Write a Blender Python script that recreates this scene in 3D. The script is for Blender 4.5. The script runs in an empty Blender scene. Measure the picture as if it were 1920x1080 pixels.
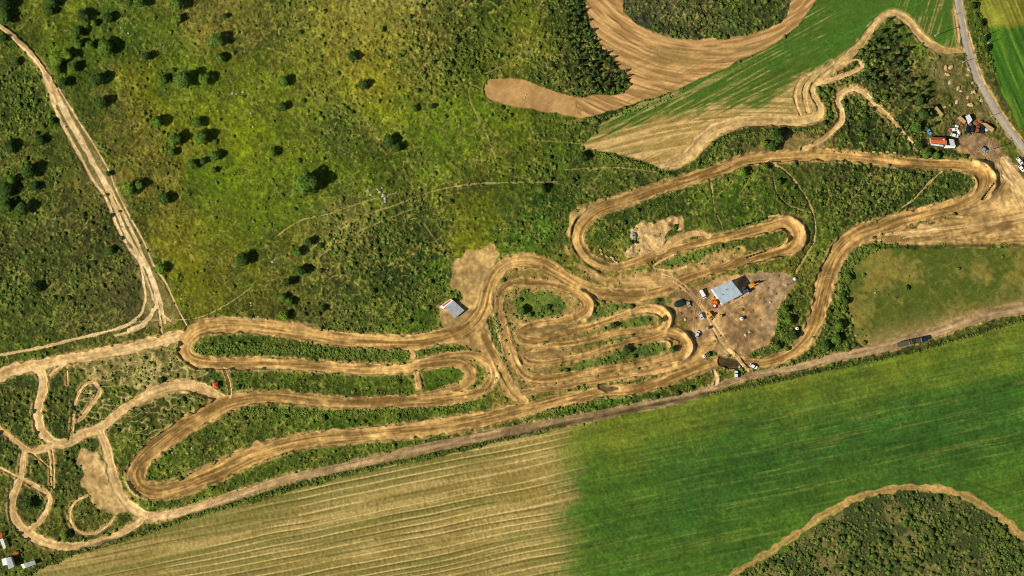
import bpy, bmesh, math, random
import numpy as np
from mathutils import Vector, Matrix
random.seed(7); RNG = np.random.default_rng(11)
SC = bpy.context.scene; COL = SC.collection
R = math.radians
S = 0.3                                   # metres per pixel of the 1920x1080 photograph's ground plan
# ---------------------------------------------------------------- camera, sky, sun, exposure
CAM_H = 1000.0
cam = bpy.data.cameras.new('camera'); cam.sensor_width = 36; cam.lens = 36*CAM_H/(1920*S)
cam.clip_start = 1; cam.clip_end = 20000
co = bpy.data.objects.new('camera', cam); COL.objects.link(co); co.location = (0, 0, CAM_H); SC.camera = co
SUN_AZ = R(200); SUN_EL = R(36)           # direction towards the sun, counter-clockwise from +x
w = bpy.data.worlds.new('World'); SC.world = w; w.use_nodes = True
nt = w.node_tree; bg = nt.nodes['Background']
sky = nt.nodes.new('ShaderNodeTexSky'); sky.sky_type = 'NISHITA'; sky.sun_disc = False
sky.sun_elevation = SUN_EL; sky.sun_rotation = R(90)-SUN_AZ
nt.links.new(sky.outputs[0], bg.inputs[0]); bg.inputs[1].default_value = 0.05
sl = bpy.data.lights.new('sun', 'SUN'); sl.energy = 4.8; sl.angle = R(0.5); sl.color = (1, 0.93, 0.82)
so = bpy.data.objects.new('sun', sl); COL.objects.link(so)
sd = Vector((math.cos(SUN_AZ)*math.cos(SUN_EL), math.sin(SUN_AZ)*math.cos(SUN_EL), math.sin(SUN_EL)))
so.rotation_euler = sd.to_track_quat('Z', 'Y').to_euler(); so.location = sd*600
SC.view_settings.view_transform = 'Standard'; SC.view_settings.look = 'None'
SC.view_settings.exposure = 0.12; SC.view_settings.gamma = 1; SC.view_settings.use_curve_mapping = False
SC.cycles.pixel_filter_type = 'BLACKMAN_HARRIS'; SC.cycles.filter_width = 1.0
SC.cycles.max_bounces = 4; SC.cycles.diffuse_bounces = 2

# ---------------------------------------------------------------- grid and noise
STEP = 1.25; X0, X1, Y0, Y1 = -90, 2010, -90, 1170
gx = np.arange(X0, X1+.01, STEP, dtype=np.float32); gy = np.arange(Y0, Y1+.01, STEP, dtype=np.float32)
NX, NY = len(gx), len(gy)
PX, PY = np.meshgrid(gx, gy)
def _wm(p, cell):
    q = (p-p[0])/cell; i = np.floor(q).astype(int); f = q-i; n = i.max()+4
    M = np.zeros((len(p), n), np.float32); r = np.arange(len(p))
    M[r, i] = (1-f)**3/6; M[r, i+1] = (3*f**3-6*f**2+4)/6
    M[r, i+2] = (-3*f**3+3*f**2+3*f+1)/6; M[r, i+3] = f**3/6
    return M
def vn(cell, seed, cy=None):              # smooth noise, roughly unit deviation
    r = np.random.default_rng(seed); A = _wm(gy, cy or cell); B = _wm(gx, cell)
    z = A @ r.standard_normal((A.shape[1], B.shape[1])).astype(np.float32) @ B.T
    return z/0.48
def fbm(cell, seed, octs=3, g=.55):
    t = 0; a = 1; s = 0
    for k in range(octs): t = t+a*vn(max(cell, 2.2), seed+k); s += a*a; a *= g; cell /= 2.1
    return t/math.sqrt(s)
_TAB = np.random.default_rng(5).standard_normal((256, 256)).astype(np.float32)
def samp(u, v, off=0):                    # noise at arbitrary coordinates
    iu = np.floor(u).astype(int); iv = np.floor(v).astype(int); fu = u-iu; fv = v-iv
    fu = fu*fu*(3-2*fu); fv = fv*fv*(3-2*fv); iu = iu+off*37; iv = iv+off*91
    T = lambda a, b: _TAB[a & 255, b & 255]
    return ((T(iu, iv)*(1-fu)+T(iu+1, iv)*fu)*(1-fv)+(T(iu, iv+1)*(1-fu)+T(iu+1, iv+1)*fu)*fv)*1.5
def sst(a, b, x):
    t = np.clip((x-a)/(b-a), 0, 1); return t*t*(3-2*t)
def lin(c):
    c = np.asarray(c, np.float32)/255; return np.where(c <= .04045, c/12.92, ((c+.055)/1.055)**2.4).astype(np.float32)
def blur(m, r):
    k = max(1, int(round(r/STEP)))
    for _ in range(2):
        for ax in (0, 1):
            p = np.pad(m, [(k+1, k) if a == ax else (0, 0) for a in (0, 1)], mode='edge').cumsum(axis=ax, dtype=np.float64)
            n = m.shape[ax]
            m = ((np.take(p, range(2*k+1, 2*k+1+n), axis=ax)-np.take(p, range(0, n), axis=ax))/(2*k+1)).astype(np.float32)
    return m
def smooth(pts, closed=False, step=4.0):
    P = np.array([p[:2] for p in pts], float); W = np.array([p[2] if len(p) > 2 else np.nan for p in pts])
    n = len(P); out = []; ow = []
    rng = range(n if closed else n-1)
    for i in rng:
        if closed: a, b, c, d = P[(i-1) % n], P[i], P[(i+1) % n], P[(i+2) % n]
        else: a, b, c, d = P[max(i-1, 0)], P[i], P[i+1], P[min(i+2, n-1)]
        wb, wc = W[i], W[(i+1) % n]
        k = max(2, int(np.linalg.norm(c-b)/step))
        for t in np.arange(k)/k:
            out.append(.5*((2*b)+(c-a)*t+(2*a-5*b+4*c-d)*t*t+(3*b-a-3*c+d)*t**3)); ow.append(wb*(1-t)+wc*t)
    if not closed: out.append(P[-1]); ow.append(W[-1])
    return np.array(out), np.array(ow)
def poly(pts, soft=2.0, curve=True, wob=0.0, seed=1):
    P = smooth(pts, True, 8)[0] if curve else np.array(pts, float)
    par = np.zeros((NY, NX+1), np.int8); n = len(P)
    for i in range(n):
        (xa, ya), (xb, yb) = P[i], P[(i+1) % n]
        if ya == yb: continue
        if ya > yb: xa, ya, xb, yb = xb, yb, xa, ya
        j0 = max(0, int(math.ceil((ya-Y0)/STEP))); j1 = min(NY-1, int(math.ceil((yb-Y0)/STEP))-1)
        if j1 < j0: continue
        js = np.arange(j0, j1+1); xs = xa+(gy[js]-ya)*(xb-xa)/(yb-ya)
        cx = np.clip(np.ceil((xs-X0)/STEP).astype(int), 0, NX); np.add.at(par, (js, cx), 1)
    m = (np.cumsum(par, axis=1)[:, :NX] % 2).astype(np.float32)
    m = blur(m, soft)
    if wob: m = blur(m, soft+1.5); m = sst(.3, .7, m+wob*NZ['w%d' % (seed % 3)]*np.clip(4*m*(1-m), 0, 1))
    return m
def line(pts, wdef, pad=10, closed=False):   # distance, arc length and side near a smooth polyline, in a window
    P, W = smooth(pts, closed)
    if closed: P = np.vstack([P, P[:1]]); W = np.append(W, W[:1])
    W = np.where(np.isnan(W), wdef, W); mr = W.max()/2+pad
    a = lambda v, o, n: int(np.clip((v-o)/STEP, 0, n))
    i0, i1 = a(P[:, 0].min()-mr, X0, NX), a(P[:, 0].max()+mr, X0, NX)+1
    j0, j1 = a(P[:, 1].min()-mr, Y0, NY), a(P[:, 1].max()+mr, Y0, NY)+1
    sl = (slice(j0, min(j1, NY)), slice(i0, min(i1, NX)))
    D = np.full(PX[sl].shape, 1e3, np.float32); Sg = np.zeros_like(D); A = np.zeros_like(D); WW = np.full_like(D, wdef)
    s = 0
    for k in range(len(P)-1):
        p, q = P[k], P[k+1]; v = q-p; L = np.hypot(*v)
        if L < 1e-6: continue
        a0, a1 = a(min(p[0], q[0])-mr, X0, NX)-i0, a(max(p[0], q[0])+mr, X0, NX)-i0+1
        b0, b1 = a(min(p[1], q[1])-mr, Y0, NY)-j0, a(max(p[1], q[1])+mr, Y0, NY)-j0+1
        a0 = max(a0, 0); b0 = max(b0, 0); w_ = (slice(b0, b1), slice(a0, a1))
        x = PX[sl][w_]-p[0]; y = PY[sl][w_]-p[1]
        if x.size == 0: s += L; continue
        t = np.clip((x*v[0]+y*v[1])/L/L, 0, 1); dx = x-t*v[0]; dy = y-t*v[1]; d = np.hypot(dx, dy)
        m = d < D[w_]
        D[w_] = np.where(m, d, D[w_]); A[w_] = np.where(m, s+t*L, A[w_])
        Sg[w_] = np.where(m, np.sign(v[0]*y-v[1]*x), Sg[w_]); WW[w_] = np.where(m, W[k]*(1-t)+W[k+1]*t, WW[w_])
        s += L
    return sl, D, A, Sg, WW
NZ = {'w0': vn(9, 1), 'w1': vn(14, 2), 'w2': vn(6, 3), 'f': vn(3, 4), 'm': vn(5, 5), 'g': fbm(60, 6, 4), 'l': fbm(22, 10, 3), 'h': vn(2.6, 9)}

# ---------------------------------------------------------------- meadow colours: x, y, colour, scrub density
MP = [(40,60,80,92,22,.3),(120,55,96,108,20,.2),(210,60,60,85,18,.3),(300,60,80,100,20,.2),(385,20,136,118,58,.3),(450,45,104,104,40,.4),(550,50,98,98,38,.45),
(650,60,122,116,44,.3),(700,30,124,118,56,.2),(735,75,108,106,38,.4),(800,30,118,110,56,.6),(860,70,70,80,26,.8),(930,40,74,95,20,.6),(990,60,112,112,30,.4),(1040,40,50,68,26,.7),(1040,120,60,74,26,.7),
(40,160,70,86,30,.7),(30,240,76,88,30,.7),(130,110,84,104,18,.4),(170,170,70,84,24,.4),(260,160,104,102,22,.35),(330,150,80,100,20,.2),(250,250,100,96,30,.4),(400,170,104,116,14,.1),(500,170,100,112,14,.2),(600,140,98,100,30,.35),(600,200,86,92,28,.4),
(700,160,122,118,26,.2),(780,150,100,102,32,.4),(860,150,76,88,24,.8),(800,100,104,102,40,.8),(940,110,96,104,26,.5),(900,200,92,110,20,.4),
(60,300,72,84,28,.5),(170,250,84,88,34,.3),(350,240,96,102,20,.3),(450,260,106,116,12,.1),(550,260,98,112,14,.2),(640,230,66,82,22,.5),(660,270,60,76,22,.5),(740,230,106,120,12,.25),(740,290,80,90,24,.4),(850,230,98,122,12,.2),(950,250,98,112,18,.3),(1030,240,84,96,22,.3),(1030,285,70,86,20,.5),(920,300,98,104,22,.35),(820,310,96,114,16,.2),
(60,350,60,80,20,.5),(150,370,84,82,36,.4),(280,320,104,92,36,.3),(290,390,86,88,30,.3),(400,340,92,112,12,.08),(500,350,90,110,12,.1),(600,320,88,106,12,.15),(690,330,86,104,16,.25),(770,370,74,86,26,.6),(650,420,110,106,60,.3),(880,350,86,86,32,.4),(1000,320,76,84,26,.5),(1060,350,56,72,20,.5),
(100,430,74,80,34,.55),(200,450,68,76,32,.6),(100,500,64,76,30,.55),(330,450,116,112,18,.1),(430,440,98,110,14,.12),(530,400,92,112,14,.1),(560,470,104,104,40,.25),(620,480,76,84,30,.6),(700,450,66,78,26,.75),(800,420,66,80,24,.7),(900,420,116,116,22,.2),(880,390,96,104,20,.3),(980,440,50,94,14,.4),(1030,390,48,78,16,.5),(930,370,76,96,16,.4),
(60,570,62,76,28,.6),(160,550,72,78,36,.5),(240,540,76,72,42,.4),(120,610,58,72,26,.6),(350,540,100,102,18,.12),(430,520,100,96,22,.15),(500,560,90,92,24,.2),(560,560,80,84,30,.4),(640,560,68,78,30,.65),(720,560,60,82,22,.7),(790,520,62,90,16,.6),(780,600,70,92,18,.5),(700,610,72,88,22,.5),
(40,640,70,88,22,.5),(60,730,50,70,22,.8),(30,760,48,66,22,.9),(120,760,54,72,24,.8),(200,690,92,92,44,.6),(280,700,84,92,34,.7),(230,760,60,86,20,.6),(320,760,76,84,38,.8),(100,930,58,78,24,.7),(20,1000,64,76,24,.6),(130,1000,84,88,36,.6),(450,650,52,84,18,.75),(600,655,58,82,20,.8),(700,660,56,82,20,.8),(520,715,66,88,24,.6),(700,720,72,96,22,.5),(830,710,70,104,14,.2),
(420,810,78,96,34,.8),(350,860,62,92,20,.7),(600,780,58,90,18,.6),(800,770,62,92,18,.5),(560,860,70,92,26,.7),(800,830,70,92,24,.5),(1060,765,66,92,20,.6),(440,900,72,96,22,.5),
(1100,300,54,72,22,.6),(1180,310,64,80,26,.5),(1160,350,64,78,26,.5),(1060,440,56,84,20,.5),(1200,410,56,78,22,.7),(1330,360,64,86,22,.6),(1250,400,50,74,20,.7),(1400,390,70,102,20,.5),(1480,360,60,80,24,.8),(1600,360,54,70,26,.95),(1700,350,54,72,26,.95),(1780,350,60,82,26,.7),(1400,260,64,78,32,.6),(1480,275,100,92,50,.4),(1640,240,52,66,28,.95),(1690,120,52,64,30,.8),(1760,130,92,94,46,.28),(1780,190,100,98,52,.22),(1830,200,118,104,70,.3),(1745,175,90,94,46,.25),(1800,225,100,96,50,.2),(1640,150,54,68,28,.9),(1720,230,58,70,30,.8),(1780,280,58,70,28,.9),(1720,40,60,96,16,.3),(1765,60,84,92,34,.3),
(1540,430,70,90,24,.6),(1500,520,84,92,30,.4),(1490,580,66,78,28,.7),(1560,600,66,80,26,.8),(1590,560,58,72,26,.9),(1450,500,84,92,34,.5),(1330,470,66,86,26,.6),(1300,500,150,124,68,.3),(1180,530,140,118,60,.2),(1010,570,104,98,36,.35),(1120,640,84,94,28,.5),(1150,660,56,88,18,.6),(1200,600,90,96,34,.5),(1000,690,130,108,54,.3),(1050,505,118,110,46,.3),(930,620,90,92,40,.6),
(1130,100,46,58,30,.8),(1120,200,52,70,26,.7),(1840,80,70,84,26,.5),(1840,140,64,74,30,.6),(1880,240,94,96,40,.3),(1220,15,74,78,58,.75),(1300,20,78,80,56,.7),(1400,25,70,84,44,.8),(1460,15,70,84,44,.7),(1600,1050,60,76,24,.95)]
mp = np.array(MP, np.float32)
low = (mp[:, 1] > 600) & (mp[:, 0] < 900); mp[low, 2:5] = mp[low, 2:5]*.72+np.array([100, 94, 42])*.28; mp[low, 5] *= .72
rt = (mp[:, 0] > 1060) & (mp[:, 1] > 280) & (mp[:, 1] < 740); mp[rt, 2:5] = mp[rt, 2:5]*.85+np.array([100, 94, 42])*.15; mp[rt, 5] *= .8
cy_, cx_ = gy[::8], gx[::8]
GX, GY = np.meshgrid(cx_, cy_)
acc = np.zeros(GX.shape+(4,), np.float32); ws = np.zeros(GX.shape, np.float32)
lc = np.concatenate([lin(mp[:, 2:5]), mp[:, 5:6]], 1)
for k in range(len(mp)):
    d2 = (GX-mp[k, 0])**2+(GY-mp[k, 1])**2
    g = np.exp(-d2/(2*34**2))+1e-3/(1+d2/400)
    acc += g[..., None]*lc[k]; ws += g
acc /= ws[..., None]
def up(a):                                # bilinear upsample of the coarse lattice
    fi = np.clip(np.arange(NY)/8, 0, len(cy_)-1.001); fj = np.clip(np.arange(NX)/8, 0, len(cx_)-1.001)
    i = fi.astype(int); j = fj.astype(int); u = (fi-i)[:, None]; v = (fj-j)[None]
    return (a[i][:, j]*(1-u)*(1-v)+a[i+1][:, j]*u*(1-v)+a[i][:, j+1]*(1-u)*v+a[i+1][:, j+1]*u*v).astype(np.float32)
C = np.stack([up(acc[..., k]) for k in range(3)], -1); DEN = up(acc[..., 3])
H = 0.5*fbm(260, 50, 2)
# dry and lush blotches, pale filaments of dry grass and trodden earth, dark tussocks
g1 = NZ['g'][..., None]; l1 = NZ['l'][..., None]
C = C*(1+.10*DEN[..., None])*np.exp(.10*g1*np.array([1.0, .8, .8], np.float32)+.16*l1)
C = C*np.array([.86, .90, .60], np.float32)*(1-.28*sst(.42, .75, DEN))[..., None]
bm2 = (.30*sst(.5, 1.7, vn(17, 35)+.6*vn(7, 36)+.3*NZ['f'])*(.5+.5*sst(.1, .5, DEN)))[..., None]; C = C*(1-bm2)+lin((98, 88, 44))*bm2
gm2 = (.40*sst(.6, 1.8, vn(21, 37)+.6*vn(8, 38)))[..., None]; C = C*(1-gm2)+lin((52, 78, 20))*gm2
rid = np.maximum(1-np.abs(vn(7, 21)+.35*NZ['f'])*2.4, 0)**1.5
rid2 = np.maximum(1-np.abs(vn(11, 22)+.4*NZ['m'])*2.2, 0)**2
fil = np.clip(rid*sst(-.6, 1.0, vn(30, 23))+.8*rid2*sst(0, 1.2, vn(50, 24)), 0, 1)
rid3 = np.maximum(1-np.abs(vn(5.2, 31)+.25*NZ['h'])*2.6, 0)**1.4*sst(-.8, 1.2, vn(26, 33))
fil = np.clip(fil+.9*rid3, 0, 1)*(.36+.5*np.clip(DEN, 0, 1))
C = C*(1-fil[..., None]*.75)+lin((178, 164, 78))*fil[..., None]*.75
tus = np.clip(NZ['m']*.5+NZ['f']*.6+NZ['h']*.35, -2.2, 2.2)
C = C*np.exp((.19+.17*DEN[..., None])*tus[..., None])
H += (.10+.16*DEN)*tus
CLS = np.zeros((NY, NX), np.int8); FREE = np.ones((NY, NX), np.float32)     # FREE: where scrub may grow
G, TRK, PTH, SRV, ASP, STB, CRP, PLG, YRD, PAD = range(10)
def paint(a, col, cls=None, sl=(slice(None), slice(None)), free=None):
    a3 = a[..., None]; C[sl] = C[sl]*(1-a3)+col*a3
    if cls is not None: CLS[sl] = np.where(a > .5, cls, CLS[sl])
    if free is not None: FREE[sl] = FREE[sl]*(1-a*(1-free))
def mixc(a, b, t): t = t[..., None]; return lin(a)*(1-t)+lin(b)*t

# ---------------------------------------------------------------- fields
def rows(slope, bend=0, cell=3.2, lon=60, off=0, cx=1000):   # streaks running along the rows
    v = PY-slope*PX+bend*((PX-cx)/1000)**2*100; u = PX+slope*PY
    return v, samp(v/cell, u/lon, off)*.65+samp(v/(cell*2.6), u/(lon*2.5), off+3)*.6+samp(v/1.7, u/(lon*.5), off+6)*.3
south = [(-200,1190),(45,1082),(150,1038),(250,1010),(330,982),(420,957),(540,925),(640,895),(760,869),(900,838),(1050,803),(1180,775),(1300,748),(1500,707),(1700,665),(1920,601),(2100,545),(2100,1250),(-200,1250)]
mS = poly(south, 1.5, False, .25, 1)
v, st = rows(-.205, .10); v = v+.9*vn(60, 61)
edge = sst(1014, 1106, PX+6*NZ['l']+4*samp(v/9, PX/200, 44)+3*NZ['m'])
stub = mixc((138,121,58), (180,157,92), sst(-1.6, 1.6, .55*st+.5*NZ['g']+.35*NZ['f']))
og = (.6*sst(-.1, 1.5, samp(v/20, PX/400, 8)+.5*NZ['g']-.3*samp(v/6, PX/120, 9)))[..., None]
stub = stub*(1-og)+lin((104,106,42))*og
ph = (v+3.2*samp(v/26, PX/700, 15))/12.5; fr_ = ph-np.floor(ph); rowi = np.floor(ph)
amp = np.clip(.75+.5*samp(rowi*3.7, PX/90, 16), .1, 1.2)*(1-.7*sst(20, -20, PY-(1105-.21*PX)+14*NZ['g'])*(PX < 560))
fine = np.exp(-((fr_-.3)/.10)**2)*amp; fined = np.exp(-((fr_-.54)/.12)**2)*np.clip(.7+.6*samp(rowi*5.1+9, PX/110, 17), 0, 1.2)
stub = stub*(1-.62*np.clip(fine, 0, 1)[..., None])+lin((222,194,122))*.72*np.clip(fine, 0, 1)[..., None]
stub = stub*(1-.6*np.clip(fined, 0, 1)[..., None])+lin((72,70,30))*.6*np.clip(fined, 0, 1)[..., None]
xr = np.array([1000,1180,1300,1500,1700,1920,2010]); yr = np.array([812,775,748,707,665,601,572])
dr = PY-np.interp(PX, xr, yr).astype(np.float32)
tb = sst(4, 110, dr+9*NZ['g']+12*samp(v/16, PX/300, 4))
crop = mixc((112,126,34), (74,108,28), tb)
dk = np.exp(-((dr-170)/90)**2)*sst(1120, 1330, PX)*.9+.6*np.exp(-((PX-1650)/260)**2-((PY-790)/60)**2)+.18*NZ['g']
crop = crop*(1-.7*np.clip(dk, 0, 1)[..., None])+lin((50,92,30))*.7*np.clip(dk, 0, 1)[..., None]
lt = sst(1.2, 2.4, samp(v/2.2, PX/60, 20)+.6*samp(v/10, PX/260, 21)); wr = np.maximum(1-np.abs(vn(9, 81)+.4*NZ['m'])*3, 0)**2*sst(.2, 1.5, vn(24, 82))
lt = np.clip(lt+.7*wr, 0, 1)
phc = (v+4*samp(v/30, PX/400, 18))/13; rc = np.exp(-((phc-np.floor(phc)-.5)/.08)**2)*np.clip(.3+.6*samp(np.floor(phc)*3.3, PX/60, 19), 0, 1); lt = np.clip(lt+rc, 0, 1)
crop = crop*(1-.32*lt[..., None])+lin((140,144,58))*.32*lt[..., None]
crop = .87*crop*np.exp(.09*st[..., None]+.09*NZ['f'][..., None]+.05*NZ['m'][..., None]+.07*NZ['l'][..., None])
south_c = stub*(1-edge[..., None])+crop*edge[..., None]
paint(mS, south_c, STB, free=0); CLS[(mS > .5) & (PX > 1055)] = CRP
H = H*(1-mS)+mS*(.35*fbm(260, 50, 2)+(1-edge)*(.06*st+.06*NZ['f']+.16*(fine-fined))+edge*(.045*st+.05*NZ['f']))
paint(mS*sst(.3, .9, -dr+3*NZ['w2']+4)*(PX > 1000)*.0, lin((50,66,24)))
# hill wood at lower right with its sandy rim
wood_br = [(1370,1095),(1420,1060),(1500,1012),(1560,968),(1640,930),(1720,921),(1790,934),(1850,965),(1920,1020),(2100,1180),(2100,1250),(1340,1250)]
rimP = [(1350,1100),(1410,1055),(1480,1012),(1545,968),(1630,926),(1715,914),(1795,926),(1858,958),(1925,1012),(2020,1100)]
sl_, D, A, Sg, Wd = line(rimP, 15)
a = (1-sst(.8, 1.2, D/(Wd/2)+.25*NZ['w0'][sl_])); paint(a, mixc((186,150,86), (150,128,66), sst(-1, 1, NZ['m'][sl_]+samp(D/2, A/40))), PTH, sl_, 0)
mW = poly(wood_br, 2, True, .3, 2)
paint(mW, mixc((62,70,32), (118,108,58), sst(-.5, 1.6, NZ['l']+NZ['m']*.5)), G); FREE = np.maximum(FREE, mW); DEN = DEN*(1-mW)+.97*mW
sl_, D, A, Sg, Wd = line([(1655,874),(1740,885),(1850,914),(1960,955)], 3); paint((1-sst(.6, 1.3, D/1.6))*.4, lin((40,66,26)), None, sl_)
H[sl_] -= .12*np.exp(-(D/2)**2)
# north-east fields
plough = [(912,152),(930,146),(985,152),(1030,168),(1070,183),(1110,179),(1150,178),(1182,160),(1150,112),(1125,82),(1106,40),(1098,0),(1096,-120),(1163,-120),(1166,5),(1180,35),(1225,60),(1290,73),(1350,72),(1420,60),(1458,44),(1482,12),(1495,-120),(1600,-120),(1525,10),(1482,60),(1440,88),(1380,117),(1320,143),(1260,172),(1200,192),(1150,207),(1090,219),(1060,216),(1010,208),(960,200),(925,190),(909,172)]
strip = [(1600,-120),(1525,8),(1482,60),(1440,88),(1380,117),(1320,143),(1260,172),(1200,194),(1150,216),(1112,250),(1094,274),(1130,284),(1200,300),(1250,318),(1282,312),(1312,288),(1340,262),(1380,240),(1440,234),(1500,236),(1540,226),(1545,205),(1530,180),(1525,165),(1545,148),(1585,118),(1612,92),(1640,52),(1665,25),(1700,32),(1740,72),(1770,92),(1800,92),(1792,40),(1786,-120)]
mF = poly(strip, 1.5, True, .25, 0)
v2 = PY+.52*PX; u2 = PX-.52*PY
s2 = samp(v2/3.4, u2/60, 30)*.6+samp(v2/9, u2/140, 31)*.7+samp(v2/1.8, u2/30, 32)*.3
# lower sandy part of the strip
tan = sst(-14, 20, PY-np.interp(PX, [1090,1150,1230,1330,1440,1490,1520,1545,1560,1800], [262,234,216,206,196,150,140,160,500,500]).astype(np.float32)+7*s2+6*NZ['l'])
tan = np.maximum(tan, .62*sst(.45, 1.6, s2+.6*samp(v2/14, u2/200, 33))*(PX < 1500)*sst(60, 180, PY+.4*(1300-PX)))
tan = np.maximum(tan, .4*sst(.4, 1.4, samp((PX+.3*PY)/3, PY/50, 38))*sst(1640, 1740, PX))
phs = (v2+4*samp(v2/30, u2/200, 36))/9.5; pls = np.exp(-((phs-np.floor(phs)-.5)/.13)**2)*np.clip(.25+.7*samp(np.floor(phs)*3.1, u2/45, 37), 0, 1)*(1-sst(1430, 1570, PX+30*NZ['l'])); tan = np.clip(tan+.75*pls, 0, 1)
curv = samp((PY+.10*PX+26*np.sin((PX-1100)/150))/3, PX/90, 35)
fc = mixc((80,108,32), (62,98,26), sst(-1, 1, s2))*np.exp(.14*s2[..., None]+.08*NZ['f'][..., None])
tc = mixc((160,134,70), (206,172,108), sst(-1.3, 1.4, curv+.5*s2))*np.exp(.08*NZ['m'][..., None])
tc = tc*(1-.45*sst(.6, 1.5, s2-.5*curv)[..., None])+lin((104,108,44))*.45*sst(.6, 1.5, s2-.5*curv)[..., None]
fld = fc*(1-tan[..., None])+tc*tan[..., None]
paint(mF, fld, CRP, free=0); H = H*(1-mF)+mF*(.3*fbm(260, 50, 2)+.10*s2*tan+.07*curv*tan+.04*s2)
mP = poly(plough, 1.2, True, .2, 1)
rr = np.hypot(PX-1330, (PY+150)*1.15); ringn = samp(rr/3.2, np.arctan2(PY+150, PX-1330)*9, 40)+.6*samp(rr/9, np.arctan2(PY+150, PX-1330)*5, 41)
pc = mixc((158,122,70), (202,160,100), sst(-1.2, 1.6, np.where(PX > 1090, ringn, .3*NZ['l']+.25*NZ['m'])))
olive = sst(.3, 1.4, .7*s2+.8*NZ['g'])*(PX > 1170)*sst(70, 100, PY-.0*PX)*.45
pc = pc*(1-olive[..., None])+lin((138,118,62))*olive[..., None]
paint(mP, pc*np.exp(.04*NZ['f'][..., None]), PLG, free=0); H = H*(1-mP)+mP*(.25*fbm(260, 50, 2)+.10*ringn*(PX > 1080))
mE = poly([(1850,-120),(1842,20),(1850,50),(1856,100),(1873,160),(1902,215),(1935,262),(2100,420),(2100,-120)], 2, True, .3, 1)
v3 = PX-.42*PY; s3 = samp(v3/4, (PY+.4*PX)/60, 50)+.5*samp(v3/11, PY/120, 51)
tE = sst(46, 56, PY+2*NZ['w0']); ec = mixc((122,122,40), (64,106,26), tE)*np.exp(.13*s3[..., None]+.12*NZ['l'][..., None]*(1-tE[..., None])+.06*NZ['f'][..., None])
lt = .35*sst(.8, 1.9, s3); ec = ec*(1-lt[..., None])+lin((130,138,40))*lt[..., None]
paint(mE, ec, CRP, free=0); H = H*(1-mE)+mE*.05*s3
mQ = poly([(1598,484),(1640,467),(1750,464),(1850,466),(1920,461),(2100,455),(2100,540),(1920,576),(1850,590),(1750,618),(1650,645),(1612,640),(1596,600),(1584,560),(1590,520)], 3, True, .3, 0)
qd = sst(-.5, 1.6, NZ['g']+.5*NZ['l']+.35*NZ['m']+1.1*np.exp(-((PX-1640)/60)**2-((PY-520)/50)**2)); qs = np.exp(-((PY-(618-.24*(PX-1740)))/22)**2)*.8
qc = mixc((82,94,28), (124,116,48), qd); ql = np.maximum(1-np.abs(vn(20, 95)+.3*NZ['m'])*3.4, 0)**2*.3; qc = qc*(1-ql[..., None])+lin((150,136,76))*ql[..., None]; qc = qc*(1-qs[..., None])+lin((146,126,72))*qs[..., None]
paint(mQ, qc*np.exp(.07*NZ['f'][..., None]+.05*NZ['m'][..., None]), PAD, free=.04); H = H*(1-mQ)+mQ*(.2*NZ['l']*.3+.05*NZ['m'])

# ---------------------------------------------------------------- bare earth
def bare(pts, c1, c2, cls=YRD, wob=.3, soft=3, al=1.0, rough=.08, free=0.0, seed=0):
    global H
    m = poly(pts, soft, True, wob, seed)*al
    paint(m, mixc(c1, c2, sst(-1.3, 1.6, .6*NZ['l']+.35*NZ['m']+.4*NZ['g']))*np.exp(.05*NZ['f'][..., None]), cls, free=free)
    H = H*(1-m)+m*(.2*fbm(260, 50, 2)+rough*NZ['m']+rough*.6*NZ['l'])
bare([(1600,458),(1640,445),(1740,420),(1820,392),(1866,352),(1862,318),(1820,300),(1796,292),(1800,262),(1830,244),(1862,262),(1895,300),(1925,335),(2100,480),(2100,452),(1900,459),(1800,461),(1650,457)], (166,132,74), (204,166,104), rough=.15)
bare([(1798,262),(1806,250),(1836,246),(1860,258),(1880,282),(1905,310),(1935,345),(1900,338),(1860,316),(1830,298),(1812,288)], (130,102,70), (160,130,92), rough=.07)
bare([(918,520),(945,500),(1000,495),(1060,520),(1110,555),(1180,565),(1250,560),(1290,590),(1300,640),(1290,680),(1200,705),(1100,725),(1010,740),(960,735),(940,690),(925,620),(915,560)], (128,108,54), (176,144,84), G, al=.72, rough=.2, free=.5)
bare([(1065,420),(1075,400),(1100,385),(1070,450),(1085,490),(1130,515),(1200,510),(1270,500),(1330,478),(1370,462),(1400,470),(1380,495),(1300,520),(1262,552),(1180,545),(1120,530),(1080,500),(1062,460)], (164,132,74), (196,158,96), G, al=.85, rough=.25, free=.25)
bare([(842,530),(862,545),(872,562),(826,568),(820,590),(828,612),(852,622),(885,612),(905,585),(915,530),(928,492),(930,464),(912,460),(868,478),(846,504)], (158,130,78), (188,154,92), rough=.08)
bare([(868,606),(900,590),(918,612),(926,660),(950,700),(978,742),(955,745),(925,690),(905,665),(875,650),(845,648),(850,630)], (170,134,76), (196,158,96), TRK, rough=.06)
bare([(1256,562),(1290,546),(1330,528),(1400,513),(1450,512),(1486,514),(1484,535),(1466,568),(1458,600),(1456,628),(1440,646),(1405,660),(1398,690),(1372,672),(1335,662),(1300,684),(1284,668),(1298,640),(1286,606),(1266,584)], (146,116,74), (190,154,100), rough=.09)
bare([(1400,514),(1480,516),(1476,545),(1450,600),(1450,630),(1425,630),(1440,560),(1400,530)], (150,128,96), (168,142,106), al=.6, rough=.06)
bare([(1175,436),(1200,415),(1240,412),(1262,402),(1284,408),(1286,420),(1262,432),(1240,445),(1250,460),(1225,480),(1195,486),(1170,480),(1180,462),(1200,452),(1195,440)], (190,154,96), (216,182,126), G, al=.9, rough=.3, free=.1)
bare([(146,852),(180,845),(196,870),(206,900),(224,930),(244,962),(214,962),(180,945),(164,928),(154,896)], (182,150,92), (204,172,112), rough=.10)
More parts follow.
